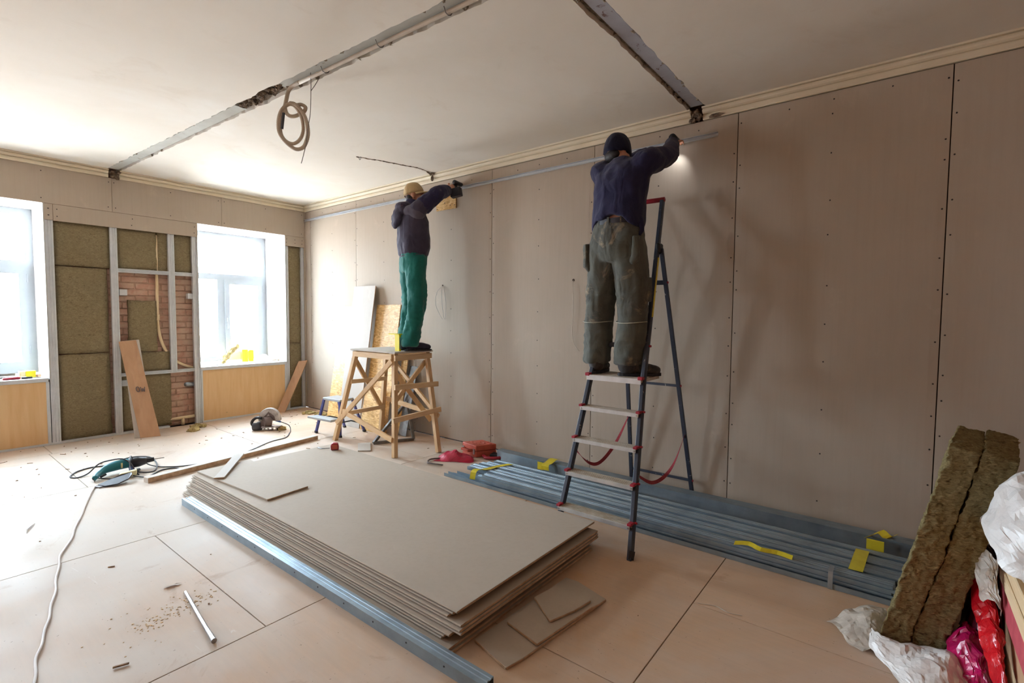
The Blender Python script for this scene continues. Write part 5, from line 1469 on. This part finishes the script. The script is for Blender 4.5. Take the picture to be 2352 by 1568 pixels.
# jacket
j = MB()
torso(j, [((0, .05, .955), .160, .125), ((0, .05, .975), .182, .146), ((0, .052, 1.04), .198, .160), ((0, .050, 1.14), .200, .158), ((0, .042, 1.26), .205, .152), ((0, .035, 1.34), .205, .140), ((0, .033, 1.41), .165, .110), ((0, .036, 1.455), .085, .085), ((0, .04, 1.475), .075, .076)])
for s_ in (1, -1):
    limb(j, [(s_ * .10, .035, 1.35), sh[s_], tuple(Vector(sh[s_]).lerp(Vector(el[s_]), .5)), el[s_], tuple(Vector(el[s_]).lerp(Vector(wr[s_]), .8)), tuple(Vector(el[s_]).lerp(Vector(wr[s_]), .93))], [.085, .086, .074, .066, .052, .050])
j = remesh(j, .011, 3)
folds(j, .009, 8, (1, 1, .8), 5.0)
sl = {}
jt = cutz(j, lambda p: True)
jo = mk('jacket', jt.xf(W1), MT['jacket1'], p1, smooth=True)
# hood bunched behind the neck, with patterned lining
h = MB()
h.ell((0, -.085, 1.40), (.125, .055, .075)); h.ell((0, -.125, 1.33), (.105, .045, .085)); h.ell((0, -.045, 1.45), (.11, .06, .04)); h.ell((0, -.145, 1.27), (.07, .03, .05))
h = remesh(h, .010, 3); folds(h, .010, 14, (1, 1, 1), 3)
hood = mk('hood', h.xf(W1), MT['jacket1'], jo, smooth=True)
hl = MB().ell((0, -.07, 1.462), (.10, .055, .022)); hl.ell((.03, -.10, 1.44), (.09, .05, .03))
hl = remesh(hl, .01, 2); folds(hl, .008, 18, (1, 1, 1), 8)
mk('hood_lining', hl.xf(W1), MT['hood_lining'], jo, smooth=True)
# grey shoulder yoke panel and hem piping
mk('hem_band', MB().tube([W1 @ Vector((.172 * math.cos(a), .05 + .136 * math.sin(a), .962 + .012 * math.sin(a))) for a in [2 * PI * k / 28 for k in range(29)]], .008, 6), MT['jacket1_panel'], jo, smooth=True)
mk('shoulder_yoke', remesh(MB().ell((.115, .015, 1.38), (.112, .115, .075)).ell((.18, .03, 1.375), (.075, .090, .085)), .012, 3).xf(W1), MT['jacket1_panel'], jo, smooth=True)
sv = MB(); limb(sv, [tuple(Vector(sh[1]).lerp(Vector(el[1]), .22)), tuple(Vector(sh[1]).lerp(Vector(el[1]), .6)), el[1], tuple(Vector(el[1]).lerp(Vector(wr[1]), .85))], [.091, .080, .072, .057])
sv = remesh(sv, .010, 2); folds(sv, .010, 12, (1, 1, 1), 6)
mk('sleeve', sv.xf(W1), MT['navy_sleeve'], jo, smooth=True)
col = MB(); limb(col, [(0, .035, 1.44), (0, .04, 1.475), (0, .05, 1.515)], [.082, .078, .074])
mk('collar', remesh(col, .008, 2).xf(W1), MT['navy_sleeve'], jo, smooth=True)
# cap
cp = MB()
def hq(p): return Vector(hc1) + HR1 @ Vector(p)
rings = []
for k in range(9):
    th = (k / 8) * PI / 2
    rings.append([hq((math.cos(a) * .090 * math.cos(th) ** .8, -.006 + math.sin(a) * .106 * math.cos(th) ** .8, .012 + .118 * math.sin(th))) for a in [2 * PI * i / 24 for i in range(24)]])
cp.loft(rings)
capo = mk('cap', folds(cp, .003, 22).xf(W1), MT['cap'], p1, smooth=True)
br = MB()
V = []
for j_ in range(6):
    for i in range(11):
        a = PI * (.5 + (i / 10 - .5) * .82)
        r_ = 1 + j_ / 5 * .72 * math.sin(a) ** 1.2
        V.append(hq((math.cos(a) * .088 * (1 + .05 * j_ / 5), -.006 + math.sin(a) * .104 * r_, .018 - .010 * abs(i - 5) / 5 - .004 * j_)))
br.add(V, [(j_ * 11 + i, j_ * 11 + i + 1, (j_ + 1) * 11 + i + 1, (j_ + 1) * 11 + i) for j_ in range(5) for i in range(10)])
bo = mk('cap_brim', br.xf(W1), MT['cap'], capo, smooth=True)
k_ = bo.modifiers.new('thick', 'SOLIDIFY'); k_.thickness = .006
mk('cap_strap_gap', MB().ell(hq((0, -.100, .022)), (.040, .010, .020), HR1).xf(W1), MT['hair'], capo, smooth=True)
mk('hair', remesh(MB().ell(hq((0, -.045, -.02)), (.074, .055, .060), HR1), .008, 2).xf(W1), MT['hair'], p1, smooth=True)
for s_ in (1, -1):
    f = MB(); x, y = ank[s_][0], ank[s_][1]
    f.ell((x, y + .01, .065), (.050, .070, .060)); f.ell((x, y + .10, .045), (.050, .10, .040)); f.ell((x, y + .165, .038), (.046, .060, .034))
    f = remesh(f, .008, 3)
    for v_ in f.v: v_.z = max(v_.z, .006)
    so = mk('shoe', f.xf(W1), MT['shoe'], p1, smooth=True)
    mk('sole', MB().loft([ring((x, y + .085, z_), .053, .148, 20, None, .9) for z_ in (.0, .016)]).xf(W1), MT['sole'], so)
# tool in his right hand
HP1 = W1 @ (Vector(wr[1]) + Vector((-.06, .9, .5)).normalized() * .10)
o = thing('cordless_driver', HP1 - Vector((0, 0, .1)), 'black cordless driver gripped by the man on the trestle', 'driver')
mk('grip', MB().tube([HP1 + Vector((-.0, .0, .02)), HP1 + Vector((.012, -.01, -.06))], .017, 10), MT['black'], o, smooth=True)
mk('battery', MB().obox(HP1 + Vector((.030, -.02, -.075)), ((.8, .4, .2), (-.4, .9, 0), (-.2, 0, 1)), (.058, .042, .046)), MT['belt'], o, bevel=.008, seg=2)
mk('motor_housing', MB().tube([HP1 + Vector((.01, -.03, .035)), HP1 + Vector((.0, .09, .035))], [.027, .022], 12), MT['black'], o, smooth=True)
mk('bit', MB().tube([HP1 + Vector((0, .09, .035)), HP1 + Vector((0, .12, .035))], .005, 6), MT['steel'], o)

# ================= man in olive trousers on the ladder
B2 = (5.485, -.735, 1.010)
W2 = placer(B2, math.radians(-6))
p2 = thing('person', B2, 'man in navy sweatshirt and paint smeared olive trousers seen from behind on the ladder', 'person')
HR2 = Matrix.Rotation(math.radians(-6), 3, 'X') @ Matrix.Rotation(math.radians(-20), 3, 'Z')
hc2 = (-.075, .12, 1.615)
sh = {1: (.175, .085, 1.475), -1: (-.185, .085, 1.47)}
el = {1: (.205, .335, 1.580), -1: (-.21, .33, 1.56)}
wr = {1: (.125, .565, 1.740), -1: (-.07, .56, 1.72)}
ank = {1: (.135, -.02, .085), -1: (-.125, -.035, .085)}
kn = {1: (.140, .02, .47), -1: (-.135, .01, .47)}
hp = {1: (.095, .01, .90), -1: (-.100, .01, .90)}
b = MB()
head(b, hc2, HR2)
limb(b, [(0, .09, 1.44), (-.02, .10, 1.50), (-.04, .115, 1.57)], [.062, .057, .056])
torso(b, [((0, .01, .86), .155, .11), ((0, .015, .95), .16, .115), ((0, .02, 1.08), .150, .105), ((0, .035, 1.2), .160, .11), ((0, .06, 1.34), .170, .11), ((0, .08, 1.45), .145, .085), ((0, .09, 1.49), .07, .06)])
for s_ in (1, -1):
    limb(b, [(s_ * .10, .08, 1.44), sh[s_], el[s_], wr[s_]], [.058, .054, .041, .029])
    limb(b, [(s_ * .07, .01, .95), hp[s_], kn[s_], ank[s_], (ank[s_][0], ank[s_][1], .05)], [.092, .09, .06, .042, .04])
    b.ell((ank[s_][0], ank[s_][1] + .02, .045), (.032, .055, .03))
    hand(b, wr[s_], (0, .9, .45), (-.2 * s_, .3, -.9), 1.0, 1 if s_ > 0 else -1)
b = remesh(b, .0065, 3)
mk('body', b.xf(W2), MT['skin'], p2, smooth=True)
t = MB()
torso(t, [((0, .01, .80), .15, .12), ((0, .005, .90), .192, .142), ((0, .01, .98), .188, .138), ((0, .018, 1.055), .168, .122), ((0, .02, 1.085), .166, .120)])
for s_ in (1, -1):
    limb(t, [(s_ * .085, .008, .93), (s_ * .105, .01, .80), (s_ * .125, .015, .62), (s_ * .138, .015, .48), (s_ * .136, -.005, .30), (s_ * .132, -.02, .16), (s_ * .130, -.02, .080)], [.120, .118, .108, .100, .096, .094, .096], 6, 16)
t = remesh(t, .011, 3)
folds(t, .012, 8, (1, 1, .5), 12.0)
folds(t, .008, 14, (.4, .4, 1.4), 19.0, lambda p: 1.0 if p.z < .32 or .42 < p.z < .6 else .35)
tr = mk('trousers', t.xf(W2), MT['trousers2'], p2, smooth=True)
for s_ in (1, -1):
    mk('knee_piping', MB().tube([W2 @ Vector((s_ * .139 + .116 * math.cos(a), .008 + .112 * math.sin(a), .372 + .006 * math.cos(a * 2))) for a in [PI * (1.02 + .96 * k / 16) for k in range(17)]], .0035, 5), MT['piping'], tr, smooth=True)
mk('belt', MB().loft([ring((0, .02, z_), .172, .127, 24, None, .85) for z_ in (1.055, 1.092)], cap=False).xf(W2), MT['belt'], tr, smooth=True)
for k in range(5):
    a = PI * (1.15 + .7 * k / 4)
    c = Vector((.174 * math.cos(a), .02 + .129 * math.sin(a), 1.073))
    mk('belt_loop', MB().obox(c, ((math.sin(a), -math.cos(a), 0), (math.cos(a), math.sin(a), 0), (0, 0, 1)), (.008, .004, .026)).xf(W2), MT['trousers2'], tr)
for (c, ax_) in (((.178, -.035, .87), .5), ((-.182, -.04, .85), -.5)):
    pk = MB().obox(c, ((math.cos(ax_), math.sin(ax_), 0), (-math.sin(ax_), math.cos(ax_), 0), (.0, 0, 1)), (.022, .062, .085))
    pk.ell(Vector(c) + Vector((0, 0, -.08)), (.028, .062, .04))
    pk = remesh(pk, .010, 3); folds(pk, .007, 16)
    mk('holster_pocket', pk.xf(W2), MT['trousers2'], tr, smooth=True)
mk('thigh_pocket', remesh(MB().obox((.225, .03, .60), ((0, 1, 0), (1, 0, 0), (0, 0, 1)), (.065, .016, .085)), .009, 2).xf(W2), MT['trousers2'], tr, smooth=True)
j = MB()
torso(j, [((0, .015, 1.085), .188, .138), ((0, .018, 1.11), .196, .145), ((0, .03, 1.20), .186, .140), ((0, .045, 1.32), .195, .145), ((0, .07, 1.42), .205, .135), ((0, .085, 1.49), .16, .105), ((-.01, .095, 1.525), .085, .085), ((-.015, .1, 1.54), .072, .076)])
for s_ in (1, -1):
    limb(j, [(s_ * .09, .08, 1.42), sh[s_], tuple(Vector(sh[s_]).lerp(Vector(el[s_]), .5)), el[s_], tuple(Vector(el[s_]).lerp(Vector(wr[s_]), .8)), tuple(Vector(el[s_]).lerp(Vector(wr[s_]), .97))], [.092, .092, .080, .068, .050, .047])
j = remesh(j, .011, 3)
for v_ in j.v:                                          # the hem rides up at the back
    if v_.z < 1.16 and v_.y < .0:
        k = max(0, 1 - abs(v_.x - .03) / .11)
        v_.z += .035 * k * (1.16 - v_.z) / .08
    if v_.z < 1.16:
        v_.z -= .07 * max(0, abs(v_.x) - .10) / .08 * (1.16 - v_.z) / .08
folds(j, .011, 7, (1, 1, .8), 15.0)
jo = mk('sweatshirt', j.xf(W2), MT['jacket2'], p2, smooth=True)
mk('jacket_tail', MB().tube([W2 @ Vector(p) for p in ((.185, .0, 1.10), (.200, -.005, 1.05), (.205, -.01, 1.0), (.195, -.02, .965))], [.022, .02, .018, .008], 8, flat=.4), MT['jacket2'], jo, smooth=True)
cp = MB()
def hq(p): return Vector(hc2) + HR2 @ Vector(p)
rings = []
for k in range(10):
    th = (k / 9) * PI / 2
    rings.append([hq((math.cos(a) * .089 * math.cos(th) ** .75, -.008 + math.sin(a) * .108 * math.cos(th) ** .75, -.020 + .150 * math.sin(th))) for a in [2 * PI * i / 24 for i in range(24)]])
cp.loft(rings)
mk('knit_cap', folds(cp, .004, 18).xf(W2), MT['beanie'], p2, smooth=True)
mk('hair', remesh(MB().ell(hq((0, -.05, -.045)), (.072, .048, .045), HR2), .008, 2).xf(W2), MT['hair'], p2, smooth=True)
for s_ in (1, -1):
    f = MB(); x, y = ank[s_][0], ank[s_][1]
    out = Matrix.Rotation(-s_ * .28 - (.45 if s_ > 0 else 0), 3, 'Z')
    def fp(p): return Vector((x, y, 0)) + out @ Vector(p)
    f.ell(fp((0, -.005, .075)), (.056, .078, .075), out); f.tube([fp((0, -.01, .06)), fp((0, -.015, .15))], [.056, .05], 12); f.ell(fp((0, .09, .048)), (.052, .11, .042), out); f.ell(fp((0, .165, .040)), (.048, .062, .036), out)
    f = remesh(f, .008, 3)
    for v_ in f.v: v_.z = max(v_.z, .006)
    so = mk('shoe', f.xf(W2), MT['shoe2'], p2, smooth=True)
    mk('sole', MB().loft([[fp((math.cos(a) * .056, .075 + math.sin(a) * .156, z_)) for a in [2 * PI * k / 20 for k in range(20)]] for z_ in (.0, .020)]).xf(W2), MT['sole'], so)
# his driver with a lit work lamp
HP2 = W2 @ (Vector(wr[1]) + Vector((0, .9, .45)).normalized() * .085 + Vector((0, -.01, -.015)))
o = thing('cordless_driver', HP2 - Vector((0, 0, .1)), 'cordless driver with lit white lamp in the hand of the man on the ladder', 'driver')
mk('grip', MB().tube([HP2 + Vector((0, -.03, .0)), HP2 + Vector((0, -.055, -.085))], .017, 10), MT['belt'], o, smooth=True)
mk('motor_housing', MB().tube([HP2 + Vector((0, -.10, .012)), HP2 + Vector((0, .0, .012))], [.028, .024], 12), MT['black'], o, smooth=True)
mk('battery', MB().obox(HP2 + Vector((0, -.065, -.10)), ((1, 0, 0), (0, 1, 0), (0, 0, 1)), (.032, .045, .018)), MT['black'], o, bevel=.006)
mk('bit', MB().tube([HP2 + Vector((0, 0, .012)), HP2 + Vector((0, .03, .012))], .005, 6), MT['steel'], o)
lm, nt, bb = new_mat('lamp_led')
bb.inputs['Emission Color'].default_value = (.9, .95, 1, 1); bb.inputs['Emission Strength'].default_value = 8
mk('work_lamp', MB().ell(HP2 + Vector((0, .0, -.022)), (.010, .006, .008)), lm, o, smooth=True)
sp = bpy.data.lights.new('work_lamp_beam', 'SPOT'); sp.energy = 0.45; sp.spot_size = math.radians(95); sp.spot_blend = .9; sp.shadow_soft_size = .006; sp.color = (.92, .96, 1)
so_ = bpy.data.objects.new('work_lamp_beam', sp); COL.objects.link(so_)
so_.location = HP2 + Vector((-.0, .008, -.030)); so_.rotation_euler = Vector((-.25, .5, -.75)).to_track_quat('-Z', 'Y').to_euler()
# ------------------------------------------------------------------ two mineral wool slabs leaning at the right
def big_wool(A, B, T0, T1, back, lab, seed):
    """prism with front face A,B (foot) to T0,T1 (head) and depth vector back"""
    nu, nv = 22, 150
    A, B, T0, T1, back = map(Vector, (A, B, T0, T1, back))
    def pt(u, v, w_):
        p = A.lerp(B, u).lerp(T0.lerp(T1, u), v) + back * w_
        return p
    m = MB()
    # front, back, left, right, top as dense shells welded by position
    nw = 40
    idx = {}; V = []; F = []
    fn_ = (B - A).cross(T0 - A).normalized()
    ctr = pt(.5, .5, .5)
    def vid(i, j, k):
        key = (i, j, k)
        if key not in idx:
            p = pt(i / nu, j / nv, k / nw)
            d = Vector((noise.noise(p * 22 + Vector((seed, 0, 0))), noise.noise(p * 22 + Vector((0, seed, 9))), noise.noise(p * 22 + Vector((5, 0, seed))))) * .007
            d += Vector((noise.noise(p * 60 + Vector((seed, 0, 0))), noise.noise(p * 60 + Vector((0, seed, 9))), noise.noise(p * 60 + Vector((5, 0, seed))))) * .0075
            d += Vector((noise.noise(p * 5), noise.noise(p * 5 + Vector((3, 3, 3))), 0)) * .008
            idx[key] = len(V); V.append(p + d)
        return idx[key]
    for j in range(nv):
        for i in range(nu):
            F.append((vid(i, j, 0), vid(i + 1, j, 0), vid(i + 1, j + 1, 0), vid(i, j + 1, 0)))
            F.append((vid(i, j, nw), vid(i, j + 1, nw), vid(i + 1, j + 1, nw), vid(i + 1, j, nw)))
        for k in range(nw):
            F.append((vid(0, j, k), vid(0, j + 1, k), vid(0, j + 1, k + 1), vid(0, j, k + 1)))
            F.append((vid(nu, j, k), vid(nu, j, k + 1), vid(nu, j + 1, k + 1), vid(nu, j + 1, k)))
    for i in range(nu):
        for k in range(nw):
            F.append((vid(i, nv, k), vid(i + 1, nv, k), vid(i + 1, nv, k + 1), vid(i, nv, k + 1)))
            F.append((vid(i, 0, k), vid(i, 0, k + 1), vid(i + 1, 0, k + 1), vid(i + 1, 0, k)))
    m.add(V, F)
    for v_ in m.v: v_.z = max(v_.z, .004)
    mk('mineral_wool_slab', m, MT['wool_near'], smooth=True, label=lab, cat='insulation slab', group='mineral wool slabs leaning at the right')
A = Vector((7.075, -1.365, .006)); Mp = Vector((7.180, -1.335, .006)); B = Vector((7.287, -1.300, .006))
T0 = Vector((7.277, -1.350, .915)); Tm = Vector((7.378, -1.318, .890)); T1 = Vector((7.487, -1.285, .868))
bkv = Vector((.062, .53, .0))
big_wool(A, Mp - Vector((.004, 0, 0)), T0, Tm - Vector((.004, 0, 0)), bkv, 'left of two mineral wool slabs leaning over the steel profiles', 2.0)
big_wool(Mp + Vector((.003, .012, 0)), B, Tm + Vector((.003, .0, .01)), T1, bkv * 1.08, 'right of two mineral wool slabs leaning beside the red bag', 6.0)

# ------------------------------------------------------------------ plastic film around the slabs
def sheet_film(nm, lab, cat, P, nu, nv, amp, fr, seed, mat, zmin=.003):
    """P: grid of control points (rows of columns) interpolated and creased"""
    rows = [catmull(r, max(1, nu // (len(r) - 1))) for r in P]
    cols = [catmull([r[i] for r in rows], max(1, nv // (len(P) - 1))) for i in range(len(rows[0]))]
    nr, nc = len(cols[0]), len(cols)
    V = []
    for j in range(nr):
        for i in range(nc):
            p = cols[i][j].copy()
            q = p * fr
            n1 = abs(noise.noise(q + Vector((seed, 0, 0)))); n2 = noise.noise(q * 2.1 + Vector((0, seed, 0)))
            n3 = abs(noise.noise(q * 3.3 + Vector((seed, seed, 0))))
            p += Vector((noise.noise(q + Vector((0, 0, seed))) * .7 + n3 * .5, n2 * .6 - n3 * .4, n1 * 1.6 - .4 + n3 * .7)) * amp
            p.z = max(p.z, zmin + .0004 * ((i + j) % 2))
            V.append(p)
    F = []
    for j in range(nr - 1):
        for i in range(nc - 1):
            a = j * nc + i
            F.append((a, a + 1, a + nc + 1)); F.append((a, a + nc + 1, a + nc))
    return film(nm, lab, cat, MB().add(V, F), mat, smooth=False)
sheet_film('plastic_bag', 'white plastic film wrapped round the foot of the two wool slabs', 'plastic film',
    [[(7.05, -1.33, .06), (7.10, -1.385, .065), (7.20, -1.35, .055), (7.31, -1.30, .05), (7.36, -1.24, .06)],
     [(7.045, -1.38, .03), (7.10, -1.43, .05), (7.20, -1.40, .07), (7.30, -1.37, .085), (7.37, -1.32, .075)],
     [(7.05, -1.42, .004), (7.11, -1.48, .02), (7.20, -1.50, .06), (7.29, -1.46, .09), (7.36, -1.42, .06)],
     [(7.09, -1.44, .003), (7.14, -1.54, .004), (7.21, -1.60, .03), (7.29, -1.60, .05), (7.34, -1.58, .02)],
     [(7.12, -1.50, .003), (7.17, -1.62, .003), (7.22, -1.72, .003), (7.28, -1.74, .004), (7.33, -1.72, .003)]], 28, 24, .016, 13, 3.0, 'bag_white')
sheet_film('plastic_bag', 'thin clear plastic bag lying on the floor left of the wool slabs', 'plastic film',
    [[(6.885, -1.30, .004), (6.95, -1.20, .03), (7.02, -1.11, .05), (7.10, -1.06, .03)],
     [(6.93, -1.34, .01), (6.99, -1.27, .05), (7.05, -1.20, .07), (7.10, -1.15, .05)],
     [(6.97, -1.42, .004), (7.02, -1.36, .04), (7.06, -1.30, .06), (7.09, -1.26, .05)],
     [(7.03, -1.46, .003), (7.06, -1.42, .02), (7.075, -1.38, .04), (7.085, -1.36, .04)]], 21, 21, .012, 14, 8.0, 'bag_clear')
sheet_film('red_bag', 'glossy red plastic bag trailing down between the slabs and the timber', 'plastic bag',
    [[(7.385, -1.16, .40), (7.41, -1.18, .44), (7.44, -1.22, .40)],
     [(7.375, -1.30, .27), (7.405, -1.31, .32), (7.44, -1.34, .28)],
     [(7.385, -1.40, .21), (7.42, -1.41, .26), (7.448, -1.44, .22)],
     [(7.40, -1.48, .15), (7.43, -1.50, .21), (7.450, -1.53, .17)],
     [(7.42, -1.56, .08), (7.44, -1.58, .14), (7.455, -1.62, .10)],
     [(7.37, -1.66, .004), (7.40, -1.70, .04), (7.44, -1.72, .03)]], 16, 36, .018, 15, 4.0, 'bag_red')
sheet_film('pink_bag', 'crumpled magenta plastic bag on the floor right of the wool slabs', 'plastic bag',
    [[(7.31, -1.22, .05), (7.36, -1.20, .13), (7.41, -1.20, .10), (7.45, -1.22, .04)],
     [(7.30, -1.30, .08), (7.35, -1.29, .17), (7.40, -1.29, .15), (7.45, -1.30, .06)],
     [(7.32, -1.38, .07), (7.36, -1.38, .15), (7.41, -1.38, .12), (7.45, -1.39, .05)],
     [(7.33, -1.48, .03), (7.37, -1.49, .08), (7.41, -1.50, .07), (7.44, -1.50, .02)],
     [(7.34, -1.56, .003), (7.37, -1.58, .02), (7.40, -1.60, .02), (7.43, -1.60, .003)]], 21, 28, .028, 17, 7.0, 'bag_pink')
sheet_film('dark_bag', 'dark red plastic sack slumped behind the red bag against the slabs', 'plastic bag',
    [[(7.36, -.95, .02), (7.41, -.94, .36), (7.46, -.95, .40), (7.50, -.96, .30)],
     [(7.36, -1.10, .02), (7.41, -1.10, .40), (7.45, -1.11, .44), (7.49, -1.12, .30)],
     [(7.35, -1.24, .01), (7.39, -1.24, .24), (7.44, -1.24, .30), (7.475, -1.25, .12)],
     [(7.34, -1.36, .003), (7.38, -1.36, .06), (7.42, -1.36, .08), (7.46, -1.36, .003)]], 21, 24, .025, 9, 2.0, 'bag_dark')
sheet_film('film_scrap', 'grey crumpled film hanging over the red bag under the white sack', 'plastic film',
    [[(7.385, -1.27, .47), (7.41, -1.29, .50), (7.435, -1.31, .47)], [(7.372, -1.32, .39), (7.41, -1.34, .42), (7.435, -1.36, .39)], [(7.395, -1.37, .31), (7.42, -1.39, .34), (7.438, -1.41, .30)]], 12, 14, .018, 20, 5.0, 'bag_clear')
# timber stack at the right edge
o = thing('timber_stack', (7.6, -1.6, 0), 'rough timber crate end with red painted stripe at the right edge', 'timber')
mk('low_board', MB().box(7.480, 7.70, -2.5, -1.0, .002, .13), MT['pine_y'], o, bevel=.003)
mk('low_board', MB().box(7.476, 7.70, -2.5, -1.0, .134, .262), MT['ply_tan'], o, bevel=.003)
mk('red_board', MB().box(7.462, 7.70, -2.5, -1.0, .268, .375), MT['red_paint'], o, bevel=.003)
mk('top_board', MB().box(7.456, 7.70, -2.5, -1.0, .380, .438), MT['pine_y'], o, bevel=.004)
mk('top_board', MB().box(7.460, 7.80, -2.5, -1.02, .442, .498), MT['pine_y'], o, bevel=.004)
mk('osb_lid', MB().box(7.485, 7.95, -2.5, -1.04, .500, .514), MT['osb'], o)
sheet_film('white_sack', 'big crumpled white plastic sack resting on the timber at the right edge', 'plastic bag',
    [[(7.50, -1.12, .53), (7.56, -1.10, .66), (7.66, -1.08, .78), (7.78, -1.06, .82)],
     [(7.42, -1.24, .58), (7.47, -1.24, .74), (7.58, -1.24, .86), (7.76, -1.24, .90)],
     [(7.375, -1.40, .65), (7.43, -1.40, .78), (7.54, -1.40, .87), (7.74, -1.40, .90)],
     [(7.385, -1.52, .60), (7.43, -1.54, .70), (7.54, -1.56, .78), (7.74, -1.58, .82)],
     [(7.44, -1.60, .535), (7.49, -1.64, .57), (7.58, -1.70, .62), (7.74, -1.74, .64)],
     [(7.47, -1.62, .516), (7.53, -1.68, .518), (7.60, -1.76, .52), (7.74, -1.80, .52)]], 28, 30, .026, 10, 11.0, 'bag_white')
